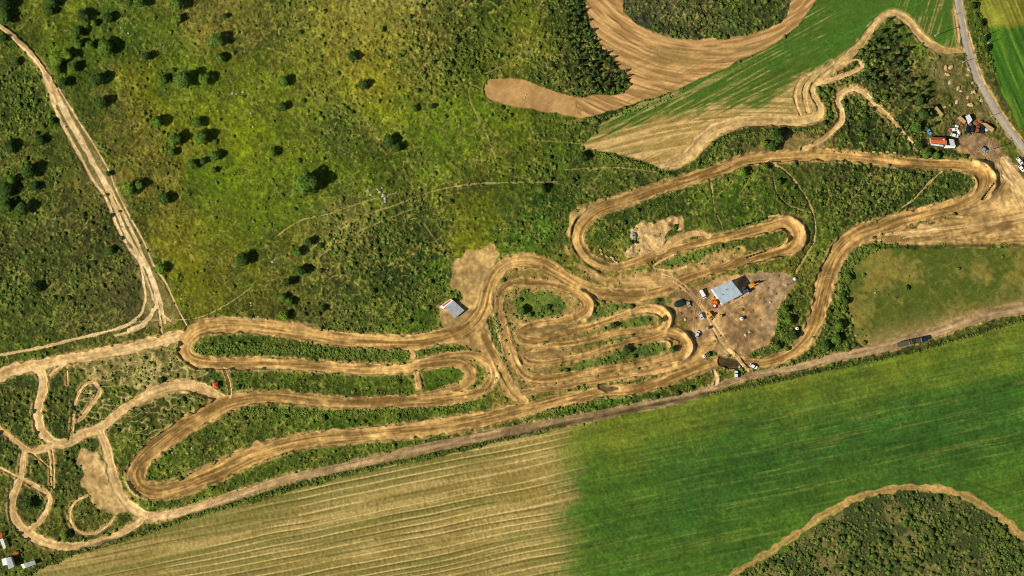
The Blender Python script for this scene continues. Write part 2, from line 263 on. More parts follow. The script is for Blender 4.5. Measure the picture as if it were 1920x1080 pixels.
bare([(240,765),(270,728),(320,712),(370,722),(400,738),(350,735),(300,745),(262,762)], (186,156,98), (212,182,120), rough=.12, al=.8)
bare([(150,672),(230,655),(335,650),(350,690),(420,716),(330,712),(270,722),(190,716),(160,700)], (120,114,56), (200,172,108), G, al=.45, rough=.3, free=.6)
bare([(1400,290),(1440,262),(1480,250),(1540,262),(1560,278),(1500,288),(1450,290)], (140,120,64), (190,156,96), G, al=.6, rough=.15, free=.4)
bare([(1740,90),(1790,110),(1840,190),(1850,240),(1800,250),(1790,200),(1750,150)], (96,92,46), (150,128,80), G, al=.55, rough=.2, free=.8)
# dusty scratches west of the hairpin
nn = np.maximum(1-np.abs(vn(16, 71, 7)+.3*NZ['m'])*2.6, 0)**1.3*blur(poly([(140,668),(240,650),(340,660),(430,720),(330,720),(250,770),(150,800),(140,740)], 8), 6)
paint(nn*.85, lin((206,180,118))); 
nn = np.maximum(1-np.abs(vn(16, 73, 6)+.3*NZ['m'])*2.6, 0)**1.3*blur(poly([(200,810),(300,735),(390,745),(330,800),(280,830)], 8), 6)
paint(nn*.8, lin((190,170,108)))

mT = poly([(1600,456),(1660,440),(1760,418),(1850,385),(1900,400),(2050,400),(2050,456),(1800,460)], 3, True, .3)
sT = samp((PY+.06*PX+2*NZ['w1'])/2.6, PX/60, 60)*.7+samp((PY+.08*PX)/6, PX/90, 61)*.7
paint(mT*.8, mixc((150,120,64), (204,166,104), sst(-1.4, 1.7, sT+.4*NZ['l'])), None); H += mT*.05*sT
for g_ in ([(1098,578),(1112,566),(1150,580),(1172,583),(1150,597),(1112,606),(1092,612),(1106,596)], [(1128,614),(1170,602),(1213,591),(1228,600),(1200,612),(1150,619)], [(1046,697),(1100,677),(1160,661),(1212,646),(1242,640),(1254,648),(1246,661),(1200,668),(1140,683),(1070,699)],
           [(1110,636),(1150,630),(1200,630),(1222,630),(1180,636),(1130,645),(1085,653)], [(985,545),(1015,548),(1050,556),(1068,575),(1040,592),(1000,598),(975,590),(960,570)], [(918,600),(930,640),(944,690),(958,730),(948,725),(932,690),(922,650)], [(1140,560),(1200,562),(1245,560),(1262,570),(1235,572),(1200,570),(1150,580),(1118,560)], [(1262,618),(1276,615),(1285,625),(1268,622)],
           [(1180,503),(1215,500),(1238,492),(1228,505),(1205,512)], [(1240,492),(1275,480),(1330,470),(1310,488),(1262,503),(1240,503)]):
    m_ = poly(g_, 2, True, .3, 2); paint(m_*.9, mixc((66,90,30), (98,118,40), sst(-1, 1.3, NZ['l']+.5*NZ['m'])), G, free=1); FREE = np.maximum(FREE, m_); DEN = DEN*(1-m_)+.72*m_
# ---------------------------------------------------------------- tracks and paths
RIM = np.zeros((NY, NX), np.float32); INN = np.zeros((NY, NX), np.float32)
def track(pts, wd, cls=TRK, c1=(142,110,58), c2=(206,166,102), rim=.45, rut=.10, closed=False, jumps=None, wob=.10, al=1.0, floor=-.15, mid=0, edgec=None, seed=0, pale=0):
    sl, D, A, Sg, Wd = line(pts, wd, 9, closed)
    t = D/(Wd/2)+wob*(.6*NZ['w0'][sl]+.6*NZ['w2'][sl]); sg = D*Sg
    t = t+.05*NZ['l'][sl]; al_ = (1-sst(.90, 1.12, t))*al
    n = samp(sg/2.1+40, A/34, seed)*.6+samp(sg/5+40, A/80, seed+7)*.75+samp(sg/1.4+40, A/16, seed+4)*.25
    col = mixc(c1, c2, np.clip(sst(-1.9, 2.3, n+.35*NZ['l'][sl]+pale), 0, 1))
    eg = sst(.55, .95, t)*(.5+.3*NZ['m'][sl]); col = col*(1-.5*np.clip(eg, 0, 1)[..., None])+lin(edgec or (216,178,116))*.5*np.clip(eg, 0, 1)[..., None]
    if mid: g = mid*np.exp(-(t/.28)**2)*sst(-1, 1, NZ['m'][sl]+.6); col = col*(1-g[..., None])+lin((96,98,42))*g[..., None]
    paint(al_, col*np.exp(.04*NZ['f'][sl][..., None]), cls, sl, 0)
    H[sl] = H[sl]*(1-al_)+al_*(floor+.3*H[sl]*0+rut*n*.6)
    if rim:
        rm = .62*rim*np.exp(-((D-Wd/2-1.5)/3.0)**2)*(1+.4*NZ['w0'][sl]+.2*NZ['w2'][sl])*al; RIM[sl] = np.maximum(RIM[sl], rm)
        rc = np.exp(-((D-Wd/2-1.5)/2.6)**2)*.75*np.clip(.45+.8*NZ['w2'][sl]+.4*NZ['l'][sl], 0, 1)*(1-al_)
        paint(rc*(1-INN[sl]), lin((186,152,92)), None, sl, .3)
    INN[sl] = np.maximum(INN[sl], 1-sst(.75, .95, t))
    if jumps:
        sp, hh, ln = jumps; r = random.Random(seed); s = sp*.6; L = A.max()
        while s < L-sp*.4:
            JUMPS.append((sl, np.exp(-((A-s)/ln)**2)*(1-sst(.8, 1.05, t))*hh*r.uniform(.6, 1.2))); s += sp*r.uniform(.6, 1.5)
JUMPS = []
def ridge(pts, wd, h, col=None, al=.8):      # banked berm (h > 0) or ditch (h < 0)
    RID.append((pts, wd, h, col, al))
RID = []
LT = (224,190,130)
# rutted way through the upper-left meadow
RUTS = [([(92,165),(104,205),(129,255),(153,300),(178,345),(192,362),(206,392),(222,430),(242,466),(262,492),(268,525),(272,560),(262,590),(235,611),(190,624),(120,641),(60,655),(-90,680)], 4.5, .95),
 ([(98,165),(118,208),(145,255),(170,300),(195,345),(214,385),(232,430),(255,470),(276,508),(290,545),(293,570),(276,600),(240,620)], 5.5, .95),
 ([(104,168),(128,215),(154,262),(184,318),(209,360),(230,400),(250,440),(268,480),(288,525),(300,565),(308,606)], 4.5, .9),
 ([(110,165),(148,228),(176,272),(203,320),(219,360),(242,405),(270,455),(288,498),(310,530),(330,573),(350,612)], 2.6, .8),
 ([(124,200),(140,245),(162,285),(185,325),(205,368),(218,400)], 3, .6), ([(262,492),(280,540),(296,580),(318,602)], 4, .8), ([(293,560),(300,600),(303,625)], 3.5, .9), ([(285,580),(268,612),(215,630)], 4, .8)]
bare([(80,150),(108,160),(150,228),(205,318),(250,410),(300,520),(335,600),(270,612),(262,520),(225,440),(180,355),(130,262),(95,190)], (118,108,56), (160,140,84), G, al=.75, rough=.06, free=.0)
for p, wd, al in RUTS: track(p, wd*1.15, PTH, (216,182,124), (242,212,158), rim=0, rut=.03, al=al, floor=-.06, wob=.22, edgec=(236,206,150))
track([(-20,32,7),(0,48,7),(25,68,8),(60,103,9),(82,132,12),(97,165,16),(106,190,14)], 10, PTH, (204,166,110), (236,204,150), rim=.15, mid=.45, edgec=LT, wob=.15)
for p, wd, al in [([(-20,668),(120,642),(200,624),(262,603),(330,600),(378,594),(430,568),(470,540)], 2, .6), ([(520,442),(562,414),(620,400),(682,378),(742,362)], 2, .7), ([(572,474),(620,442),(680,406),(742,384),(800,362),(862,348),(930,343),(1044,341)], 2.6, .45),
    ([(600,480),(660,440),(740,405),(790,385)], 2.2, .4), ([(880,300),(960,330),(1050,345)], 1.6, .3), ([(905,170),(882,160),(880,185),(895,220),(915,260),(930,300)], 2, .45), ([(905,140),(950,120),(990,90)], 1.8, .4),
    ([(795,420),(820,455),(850,495)], 2, .4), ([(660,170),(672,200),(700,250)], 3, .3), ([(505,90),(560,110),(640,145)], 1.6, .3), ([(1330,330),(1335,360),(1340,395),(1352,420)], 3, .6), ([(1448,325),(1455,360),(1478,385),(1520,400)], 2.5, .6),
    ([(1430,300),(1470,320),(1500,355),(1518,385),(1527,420),(1525,450),(1510,480),(1490,510)], 4, .75), ([(1765,322),(1740,345),(1715,372),(1690,390)], 3, .8), ([(1380,320),(1370,345),(1345,365)], 2, .5),
    ([(1100,270),(1000,262)], 1.5, .3), ([(1060,318),(1150,314),(1230,322)], 2, .4)]:
    track(p, wd, G, (176,152,88), (206,182,116), rim=0, rut=.03, al=al, floor=-.03, wob=.35)
track([(1000,350),(930,352),(870,356),(820,368)], 3, G, (40,48,22), (60,66,30), rim=0, al=.6, wob=.4)
# network of sandy ways in the lower-left corner
SA = dict(cls=PTH, c1=(192,156,96), c2=(228,194,134), rim=.25, rut=.06, edgec=LT, wob=.14)
track([(-40,728),(0,704,20),(25,694,22),(60,687,22),(120,675,20),(200,661,20),(270,646,20),(338,630,22)], 20, **SA)
track([(58,686,20),(76,698,18),(82,722,17),(73,752,18),(70,778,20),(76,806,20),(90,824,20),(113,833,18),(136,825,16),(158,812,18),(182,806,20),(200,794,18),(226,771,16),(262,748,16),(300,730,18),(345,722,22),(392,735,20),(425,752,16)], 18, **SA)
track([(186,808,18),(196,832,16),(205,862,16),(213,892,16),(224,922,16),(242,945,18),(262,962,20),(288,970,18),(330,962,15),(400,942,14),(460,920,14)], 16, **SA)
track([(-30,782),(0,805,9),(22,822,10),(44,840,12),(66,846,14),(92,836,18)], 11, **SA)
track([(46,845,13),(42,872,13),(38,895,14),(28,920,14),(22,945,14),(26,970,16),(40,990,17),(62,1006,20),(90,1019,18),(130,1024,14),(170,1019,12),(210,1007,12),(245,988,14),(266,972,16)], 15, **SA)
track([(38,897,8),(60,908,10),(84,923,11),(93,938,10),(88,955,9),(76,976,10),(56,992,12)], 10, **SA)
SB = dict(SA, rim=.1)
track([(-20,868),(12,884),(36,896)], 5, **SB); track([(89,842),(94,870),(95,918)], 3.4, **SB); track([(97,842),(101,870),(101,918)], 3.0, **SB)
track([(162,930),(142,940),(131,958),(134,982),(150,998),(175,1000),(200,986),(214,970)], 5, **SB)
track([(133,828),(136,795),(139,762),(150,732),(166,717),(178,720)], 6, mid=.6, **SB); track([(178,720),(187,734),(176,752),(158,776),(146,790)], 8, mid=.4, **SB)
track([(126,690),(126,720)], 3, **SB); track([(92,705),(106,692),(122,682)], 6, **SB); track([(96,880),(60,850)], 3, **SB)
# service road beside the fields
track([(284,969,16),(340,961,14),(400,943,14),(440,930,14),(533,899,15),(600,885,15),(640,877,15),(700,863,16),(800,840,18),(900,820,18),(1000,800,17),(1100,783,16),(1200,762,15),(1280,747,14),(1340,727,13),(1400,706,12),(1460,695,12),(1500,687,12),(1580,667,15),(1660,650,18),(1740,627,20),(1800,607,20),(1860,588,20),(1925,576,19),(2050,540,19)], 15,
      SRV, (140,114,76), (184,154,108), rim=.12, rut=.05, wob=.08, edgec=(160,138,100), floor=.0)
for al_q, xs_q in ((.8, [(284,969,14),(330,962,13),(380,949,11)]), (.6, [(370,952,12),(430,933,11),(480,915,9)]), (.35, [(470,918,10),(540,896,10),(600,884,8)])): track(xs_q, 12, SRV, (192,156,100), (224,190,132), rim=0, al=al_q, floor=0)
# motocross circuit
MX = dict(c1=(128,98,48), c2=(210,168,98), rim=.5, wob=.15, rut=.13)
track([(1258,537,20),(1225,549,24),(1195,554,24),(1155,554,24),(1115,547,24),(1080,532,24),(1045,510,24),(1015,494,24),(980,488,25),(948,496,25),(927,516,24),(915,545,24),(908,575,26),(894,600,28),(868,620,28),(830,632,27),(780,640,26),(720,641,26),(660,638,26),(600,630,26),(540,619,26),(470,611,28),(405,611,28),(370,619,28),(352,636,30),(347,656,30),(360,674,26),(390,681,23),(430,682,23),(500,681,24),(570,684,22),(640,689,20),(700,692,20),(760,690,20),(810,678,22),(850,668,16),(885,666,16),(912,680,18),(922,702,18),(916,722,18),(894,737,16),(850,744,18)], 24, seed=1, **MX)
track([(790,685,14),(830,680,18),(862,680,20),(880,692,22),(882,708,22),(868,724,20),(838,735,18),(800,744,20)], 18, seed=2, **MX)
track([(905,733,12),(870,741,22),(820,748,26),(760,752,22),(700,755,21),(640,755,21),(560,748,22),(490,744,25),(440,752,30),(400,769,32),(350,798,32),(305,830,34),(268,862,32),(252,888,32),(262,912,30),(288,922,28),(333,914,34),(400,888,36),(467,857,36),(533,835,32),(600,823,28),(700,814,27),(800,804,32),(900,787,30),(1000,764,24),(1080,745,23),(1130,735,20),(1180,731,20),(1230,719,20),(1268,705,22),(1310,690,22),(1345,680,20),(1372,677,18)], 26, seed=3, **MX)
track([(1372,677,18),(1405,681,18),(1440,678,20),(1480,663,22),(1510,638,26),(1528,605,30),(1538,570,30),(1548,530,32),(1560,497,32),(1578,465,34),(1613,439,34),(1680,416,30),(1747,399,28),(1800,382,22),(1832,364,26),(1846,338,30),(1835,318,26),(1800,311,20),(1760,309,19),(1700,305,19),(1600,294,20),(1540,291,20),(1480,293,20),(1400,300,20),(1340,321,22),(1290,337,22),(1230,355,22),(1160,379,26),(1120,395,28),(1092,420,24),(1083,445,22),(1090,468,22),(1107,487,20),(1140,500,16),(1170,498,13),(1205,487,14),(1240,474,15),(1280,463,16),(1320,453,16),(1380,441,18),(1440,425,20),(1468,418,22),(1488,430,26),(1491,446,26),(1478,465,22),(1440,477,18),(1400,488,16),(1360,499,16),(1320,511,16),(1288,522,16),(1262,532,16)], 22, seed=4, **MX)
INF = dict(MX, rim=.42)
track([(936,580),(938,552),(955,534),(985,528),(1030,533),(1070,545),(1097,562,18),(1100,580,20),(1080,595,17),(1045,602,14),(1005,607,14),(983,614,14),(974,625,15),(986,636,13),(1010,637,12),(1045,630,12),(1085,617,12),(1110,611),(1140,600,12),(1175,588,13),(1210,581,14),(1235,584,16),(1247,598,18),(1240,613,16),(1215,620,14),(1180,622,12),(1140,628,11),(1095,640,10),(1040,648,10),(1000,652,10),(983,664,11),(990,677,11),(1020,680,10),(1060,674,10),(1100,665,10),(1140,651,11),(1180,642,12),(1220,633,14),(1250,624,16),(1275,631,20),(1286,648,20),(1278,664,16),(1252,673,14),(1220,679,14),(1180,688,14),(1130,696,14),(1080,703,14),(1030,711,15),(992,708,16),(972,690,14),(960,660,13),(950,630,13),(942,605,13)], 13, seed=5, closed=True, jumps=(44,.38,4), **INF)
track([(1335,640,14),(1310,664,20),(1270,685,14),(1220,697,12),(1160,707,10),(1100,717,10),(1040,727,10),(980,734,8)], 12, seed=6, **INF)
track([(908,630,14),(926,662,16),(945,700,14),(966,735,14),(985,752,12)], 14, seed=8, **INF)
track([(975,624,8),(1000,622,20),(1030,618,20),(1060,612,10)], 16, seed=9, c1=(126,104,58), c2=(168,134,78), rim=0)
track([(985,665,8),(1010,665,20),(1040,662,18),(1060,660,10)], 16, seed=9, c1=(136,110,60), c2=(184,146,86), rim=0)
track([(1210,444,8),(1235,470,14),(1262,452,14),(1300,438,12),(1330,444,8)], 10, seed=10, c1=(180,146,88), c2=(212,174,112), rim=.2)
track([(1170,530,14),(1210,530,22),(1245,528,20),(1262,528,14)], 16, seed=11, c1=(166,132,74), c2=(198,160,98), rim=.2)
track([(768,655),(776,668)], 10, rim=.1, c1=(170,138,80)); track([(782,700),(786,724)], 12, rim=.1, c1=(170,138,80)); track([(420,690,4),(430,720,5),(432,745,5)], 5, **SB)
track([(1285,500,4),(1260,508,4),(1232,505,4),(1224,500,3),(1240,488,4),(1262,478,4)], 4, **SB)
track([(1262,528,3),(1278,540,3),(1300,560,3),(1322,590,3),(1350,640,3),(1375,668,3)], 3, YRD, (206,168,112), (226,190,134), rim=0, al=.8); track([(1240,515,3),(1265,522,3),(1288,540,3),(1310,565,3),(1330,595,3),(1362,640,3)], 3, YRD, (206,168,112), (226,190,134), rim=0, al=.7)
track([(1660,448,16),(1760,436,26),(1850,418,40),(1925,402,60),(2010,390,80)], 30, c1=(136,108,58), c2=(206,166,100), rim=0, rut=.10, al=.85, seed=21)
track([(1800,398,10),(1850,380,14),(1878,352,16),(1888,330,14),(1870,306,10),(1840,292,8)], 14, c1=(120,96,54), c2=(186,150,92), rim=0, rut=.08, al=.85, seed=22)
track([(1880,300,10),(1905,335,20),(1935,380,26),(1975,430,30)], 20, c1=(170,136,80), c2=(224,188,126), rim=0, rut=.10, al=.85, seed=23)
for k_ in range(14):                       # braking ruts crossing the open dirt
    a_ = random.uniform(-.5, .3); x_ = random.uniform(1680, 1910); y_ = 455-random.uniform(8, 12+(x_-1680)*.2); l_ = random.uniform(20, 60)
    track([(x_, y_), (x_+l_*.5, y_-l_*.12+a_*6), (x_+l_, y_-l_*.18)], 2.5, c1=(198,162,100), c2=(226,190,130), rim=0, al=.6, wob=.3)
# ways in the north-east
track([(1240,312,10),(1290,290,26),(1320,258,26),(1360,236,22),(1420,226,18),(1500,226,18),(1534,216,18),(1536,200,12),(1526,180,10),(1524,165,12),(1545,143,14),(1580,114,16),(1610,86,14),(1636,50,13),(1664,26,12),(1698,36,16),(1728,70,16),(1760,92,14),(1790,96,9),(1812,93,9)], 14, **dict(SA, c1=(170,140,84), c2=(212,178,116)))
track([(1530,158,8),(1562,148,8),(1598,135,8),(1616,122,9),(1600,114,7),(1568,128,5)], 8, **SB)
track([(1515,210),(1508,180),(1512,160),(1530,140),(1560,118)], 8, **dict(SB, al=.7)); track([(1500,215),(1490,180),(1502,150),(1540,128)], 5, **dict(SB, al=.6))
track([(1505,280,10),(1540,262,9),(1566,240,9),(1578,222,12),(1572,196,14),(1575,178,14),(1594,166,12),(1616,172,11),(1640,195,10),(1668,222,9),(1692,248,5),(1718,276,3)], 9, **SA)
track([(1880,330,5),(1898,350,6),(1935,420,7),(1960,470,7)], 6, **SB); track([(1900,330,5),(1915,350,6),(1960,430,7)], 6, **SB); track([(1660,440,4),(1740,432,4),(1840,420,4),(1960,400,4)], 4, **SB)
track([(1790,-120),(1797,0),(1805,50),(1817,100),(1832,145),(1851,181),(1870,213),(1895,248),(1925,288),(1990,370),(2060,450)], 14.5, ASP, (158,146,126), (184,172,150), rim=.1, rut=.02, wob=.03, floor=.08, edgec=(206,190,160))
track([(1816,60),(1828,105),(1843,150),(1862,183),(1886,222),(1912,256),(1950,300)], 3, **dict(SB, al=.7)); track([(1790,20),(1794,50),(1797,80)], 4, **dict(SB, al=.6))
# sunk and coloured darker: hollow at the crossing, pit by the straight
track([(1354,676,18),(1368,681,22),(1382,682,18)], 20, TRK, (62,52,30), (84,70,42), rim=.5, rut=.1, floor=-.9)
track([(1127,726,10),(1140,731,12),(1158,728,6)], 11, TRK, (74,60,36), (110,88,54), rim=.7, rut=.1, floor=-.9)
track([(1368,655,5),(1382,668,7),(1392,682,6),(1404,695,5)], 6, YRD, (196,158,100), (222,184,124), rim=.0, floor=.6)
track([(1338,695,6),(1344,710,8),(1342,720,8)], 8, YRD, (210,170,120), (224,184,136), rim=.3)
# banked turns and ditches
DKC = (70,60,34)
for p, wd, h in [([(1262,618),(1283,626),(1296,642),(1295,660),(1280,676),(1258,682)],4.5,2.0),([(1215,572),(1240,574),(1257,590),(1257,608),(1244,622)],4.5,1.7),([(1080,540),(1104,555),(1113,572),(1106,592),(1088,604)],4.5,1.5),
    ([(1455,405),(1482,408),(1504,424),(1508,446),(1498,466),(1478,480)],5,2.0),([(1818,300),(1845,308),(1864,326),(1864,350),(1850,372)],5.5,2.2),([(1068,440),(1076,415),(1098,394),(1122,380)],5,.6),([(1475,428),(1479,440),(1473,456),(1460,466)],2.5,.9),([(1822,325),(1832,342),(1828,358),(1818,368)],2.5,.9),
    ([(1232,640),(1252,640),(1258,650),(1250,660),(1236,664)],2.5,.8),([(1225,590),(1229,600),(1222,610)],2.5,.7),([(240,880),(238,900),(248,920),(270,934)],4,.7),([(930,690),(936,706),(930,724)],4,.9),([(925,535),(922,560),(928,600),(940,640),(948,680)],3,.5),
    ([(968,630),(972,640),(990,646),(1010,646),(1050,640)],3,.6),([(970,660),(972,676),(985,688),(1015,690)],3,.6),([(1072,570),(1078,582),(1070,594)],3,.8),([(950,545),(965,538),(990,536),(1015,540)],2.5,.7),([(990,500),(1010,504),(1018,500),(1012,494)],2.5,.7),
    ([(1140,535),(1150,545),(1175,550)],2,.7),([(1232,575),(1205,568),(1190,570)],2.5,.7),([(380,598),(430,596),(520,600),(600,610)],3,.5),([(1108,508),(1130,518),(1142,514)],3,.6)]: ridge(p, wd, h)
for p, wd, h in [([(1096,398),(1080,415),(1072,440),(1076,465),(1094,488),(1118,505),(1140,513)],2.4,-.9),([(1095,455),(1104,475),(1125,490),(1150,494)],4,-.5),([(1310,312),(1340,272),(1370,252),(1430,240),(1500,242),(1545,232)],4,-.6),([(1130,285),(1200,302),(1250,322),(1300,316)],4,-.6),
    ([(1550,640),(1570,600),(1580,555),(1588,510),(1605,480),(1640,464),(1750,461),(1920,459)],3,-.3),([(120,955),(122,975),(134,997),(155,1008),(185,1004),(214,985)],3,-.7),
    ([(60,1070),(150,1030),(262,998),(340,972),(430,945),(540,914),(640,887),(760,862),(900,832),(1050,797),(1180,770),(1300,743),(1500,702),(1700,660),(1925,597)],3.5,-.5)]: ridge(p, wd, h, (48,56,22), .75)
rq = random.Random(77)                     # tyre marks: arcs over the yards, cutting lines across the lanes
for k_ in range(46):
    if k_ < 22: x_, y_, R0, n_ = rq.uniform(1290, 1460), rq.uniform(535, 655), rq.uniform(15, 50), 4
    elif k_ < 28: x_, y_, R0, n_ = rq.uniform(1815, 1900), rq.uniform(262, 310), rq.uniform(15, 35), 4
    else: x_, y_, R0, n_ = rq.choice([(900,605),(930,700),(985,725),(1300,690),(1210,540),(400,740),(1250,535),(1350,500),(1700,420),(1790,400),(1560,520),(560,746),(700,812),(380,780),(1000,764)])+(rq.uniform(12, 30), 4)
    a_ = rq.uniform(0, 6.28); b_ = rq.uniform(-.035, .035)*20/R0; pt = []
    for q_ in range(n_+1): pt.append((x_, y_)); x_ += math.cos(a_)*R0/n_*1.6; y_ += math.sin(a_)*R0/n_*1.6; a_ += b_*18
    dk_ = rq.random() < .5; sl, D, A, Sg, Wd = line(pt, 3)
    e = (np.exp(-((D-2.2)/.9)**2)*.5+(D < 1)*0)*np.isin(CLS[sl], (TRK, YRD, PTH))*sst(0, 8, A)*sst(0, 8, A.max()-A); paint(e, lin((104,80,46) if dk_ else (222,186,128)), None, sl); H[sl] -= .06*e
H += RIM*(1-INN)
for sl, j in JUMPS: H[sl] += j
for pts, wd, h, colr, al in RID:
    sl, D, A, Sg, Wd = line(pts, wd*2, 6)
    e = np.exp(-(D/wd)**2)*sst(0, 14, A)*sst(0, 14, A.max()-A)*(1+.25*NZ['w0'][sl]); H[sl] += h*e
    if h > 0: paint(np.clip(e*.9*min(1, h/1.2), 0, .9), mixc((188,150,90), (218,180,118), sst(-1, 1, NZ['m'][sl])), None, sl, 0); CLS[sl] = np.where((e > .5) & (h > 1), TRK, CLS[sl])
    else: paint(np.clip(e, 0, 1)*al, lin(colr), None, sl)
# keep the boundary flat so the outer sheet meets it
bd = sst(0, 24, np.minimum(np.minimum(PX-X0, gx[-1]-PX), np.minimum(PY-Y0, gy[-1]-PY)))
H = (np.clip(H, -2.2, 3.2)*bd).astype(np.float32)
def hz(px, py):
    j = int(np.clip(round((px-X0)/STEP), 0, NX-1)); i = int(np.clip(round((py-Y0)/STEP), 0, NY-1)); return float(H[i, j])
def W3(px, py, z=0): return ((px-960)*S, (540-py)*S, z)
dm = np.isin(CLS, (TRK, PTH, YRD, SRV))[..., None]; mott = np.exp(.07*NZ['m']+.08*NZ['l']+.05*NZ['f']+.07*NZ['h']-.10*sst(.7, 2, vn(13, 91)))[..., None]
C = np.where(dm, C*mott, C); C = np.clip(C, .004, .9)

# ---------------------------------------------------------------- materials
def attr_mat(name, rough=.95, var=.25, sc=1.2, bump=.3, dist=.25, spec=.2, trans=0):
    m = bpy.data.materials.new(name); m.use_nodes = True; n = m.node_tree.nodes; l = m.node_tree.links
    b = n['Principled BSDF']; b.inputs['Roughness'].default_value = rough; b.inputs['Specular IOR Level'].default_value = spec
    a = n.new('ShaderNodeAttribute'); a.attribute_name = 'Col'
    tc = n.new('ShaderNodeTexCoord'); nz = n.new('ShaderNodeTexNoise'); nz.inputs['Scale'].default_value = sc; nz.inputs['Detail'].default_value = 4
    l.new(tc.outputs['Object'], nz.inputs['Vector'])
    mr = n.new('ShaderNodeMapRange'); mr.inputs['From Min'].default_value = .3; mr.inputs['From Max'].default_value = .7
    mr.inputs['To Min'].default_value = 1-var; mr.inputs['To Max'].default_value = 1+var; l.new(nz.outputs['Fac'], mr.inputs['Value'])
    vm = n.new('ShaderNodeVectorMath'); vm.operation = 'SCALE'; l.new(a.outputs['Color'], vm.inputs[0]); l.new(mr.outputs[0], vm.inputs['Scale'])
    l.new(vm.outputs[0], b.inputs['Base Color'])
    if bump:
        n2 = n.new('ShaderNodeTexNoise'); n2.inputs['Scale'].default_value = sc*1.7; n2.inputs['Detail'].default_value = 3; l.new(tc.outputs['Object'], n2.inputs['Vector'])
        bp = n.new('ShaderNodeBump'); bp.inputs['Strength'].default_value = bump; bp.inputs['Distance'].default_value = dist
        l.new(n2.outputs['Fac'], bp.inputs['Height']); l.new(bp.outputs[0], b.inputs['Normal'])
    return m
def paint_mat(name, rgb, rough=.6, metal=0, var=.12, sc=3, spec=.4, bump=0):
    m = bpy.data.materials.new(name); m.use_nodes = True; n = m.node_tree.nodes; l = m.node_tree.links
    b = n['Principled BSDF']; b.inputs['Roughness'].default_value = rough; b.inputs['Metallic'].default_value = metal; b.inputs['Specular IOR Level'].default_value = spec
    tc = n.new('ShaderNodeTexCoord'); nz = n.new('ShaderNodeTexNoise'); nz.inputs['Scale'].default_value = sc; nz.inputs['Detail'].default_value = 5
    l.new(tc.outputs['Object'], nz.inputs['Vector']); r = n.new('ShaderNodeValToRGB'); c = lin(rgb)
    r.color_ramp.elements[0].position = .3; r.color_ramp.elements[1].position = .7
    r.color_ramp.elements[0].color = (*(c*(1-var)), 1); r.color_ramp.elements[1].color = (*np.minimum(c*(1+var), 1), 1)
    l.new(nz.outputs['Fac'], r.inputs[0]); l.new(r.outputs[0], b.inputs['Base Color'])
    if bump:
        bp = n.new('ShaderNodeBump'); bp.inputs['Strength'].default_value = bump; bp.inputs['Distance'].default_value = .1; l.new(nz.outputs['Fac'], bp.inputs['Height']); l.new(bp.outputs[0], b.inputs['Normal'])
    return m
SURF = {G: ('ground', attr_mat('meadow', var=.32, sc=.9, bump=.5, dist=.35)), TRK: ('motocross_track', attr_mat('packed_dirt', var=.10, sc=.8, bump=.35, dist=.15)), PTH: ('sandy_path', attr_mat('sand', var=.12, sc=.9, bump=.35, dist=.15)),
 SRV: ('gravel_road', attr_mat('gravel', var=.12, sc=1.2, bump=.3, dist=.1)), ASP: ('country_road', attr_mat('worn_asphalt', var=.08, sc=.8, bump=.1, dist=.05)), STB: ('stubble_field', attr_mat('stubble', var=.14, sc=.9, bump=.4, dist=.2)),
 CRP: ('crop_field', attr_mat('young_crop', var=.20, sc=1.0, bump=.4, dist=.25)), PLG: ('ploughed_field', attr_mat('ploughed_earth', var=.10, sc=.8, bump=.35, dist=.15)), YRD: ('dirt_yard', attr_mat('yard_earth', var=.12, sc=.9, bump=.35, dist=.15)), PAD: ('grass_paddock', attr_mat('grazed_grass', var=.2, sc=.9, bump=.35, dist=.2))}
def np_mesh(name, V, F, cols=None, mat=None, parent=None, smooth=True):
    me = bpy.data.meshes.new(name); k = F.shape[1]
    me.vertices.add(len(V)); me.vertices.foreach_set('co', np.ascontiguousarray(V, np.float32).ravel())
    me.loops.add(F.size); me.loops.foreach_set('vertex_index', F.astype(np.int32).ravel())
    me.polygons.add(len(F)); me.polygons.foreach_set('loop_start', (np.arange(len(F))*k).astype(np.int32))
    me.polygons.foreach_set('use_smooth', np.full(len(F), smooth))
    me.update(calc_edges=True)
    if cols is not None:
        a = me.color_attributes.new('Col', 'FLOAT_COLOR', 'POINT'); a.data.foreach_set('color', np.concatenate([cols, np.ones((len(V), 1), np.float32)], 1).astype(np.float32).ravel())
    if mat: me.materials.append(mat)
    o = bpy.data.objects.new(name, me); COL.objects.link(o)
    if parent: o.parent = parent
    return o
idx = np.arange(NX*NY).reshape(NY, NX)
Q = np.stack([idx[1:, :-1], idx[1:, 1:], idx[:-1, 1:], idx[:-1, :-1]], -1).reshape(-1, 4); QC = CLS[:-1, :-1].ravel()
VV = np.stack([(PX.ravel()-960)*S, (540-PY.ravel())*S, H.ravel()], 1); CC = C.reshape(-1, 3)
for cls, (nm, mt) in SURF.items():
    F = Q[QC == cls]
    u, inv = np.unique(F, return_inverse=True); V = VV[u]; c = CC[u]; F = inv.reshape(-1, 4)
    if cls == G:                           # the same sheet runs on to the horizon
        xa, xb, ya, yb = (gx[0]-960)*S, (gx[-1]-960)*S, (540-gy[-1])*S, (540-gy[0])*S
        ex = [-6000, -1500, xa, xb, 1500, 6000]; ey = [-6000, -1500, ya, yb, 1500, 6000]; n0 = len(V)
        R_ = np.array([[x, y, 0] for y in ey for x in ex], np.float32)
        fr = [[n0+j*6+i, n0+j*6+i+1, n0+(j+1)*6+i+1, n0+(j+1)*6+i] for j in range(5) for i in range(5) if not (i == 2 and j == 2)]
        V = np.vstack([V, R_]); c = np.vstack([c, np.tile(lin((80,92,34)), (36, 1))]); F = np.vstack([F, np.array(fr)])
    o = np_mesh(nm, V, F, c, mt); o['kind'] = 'structure'

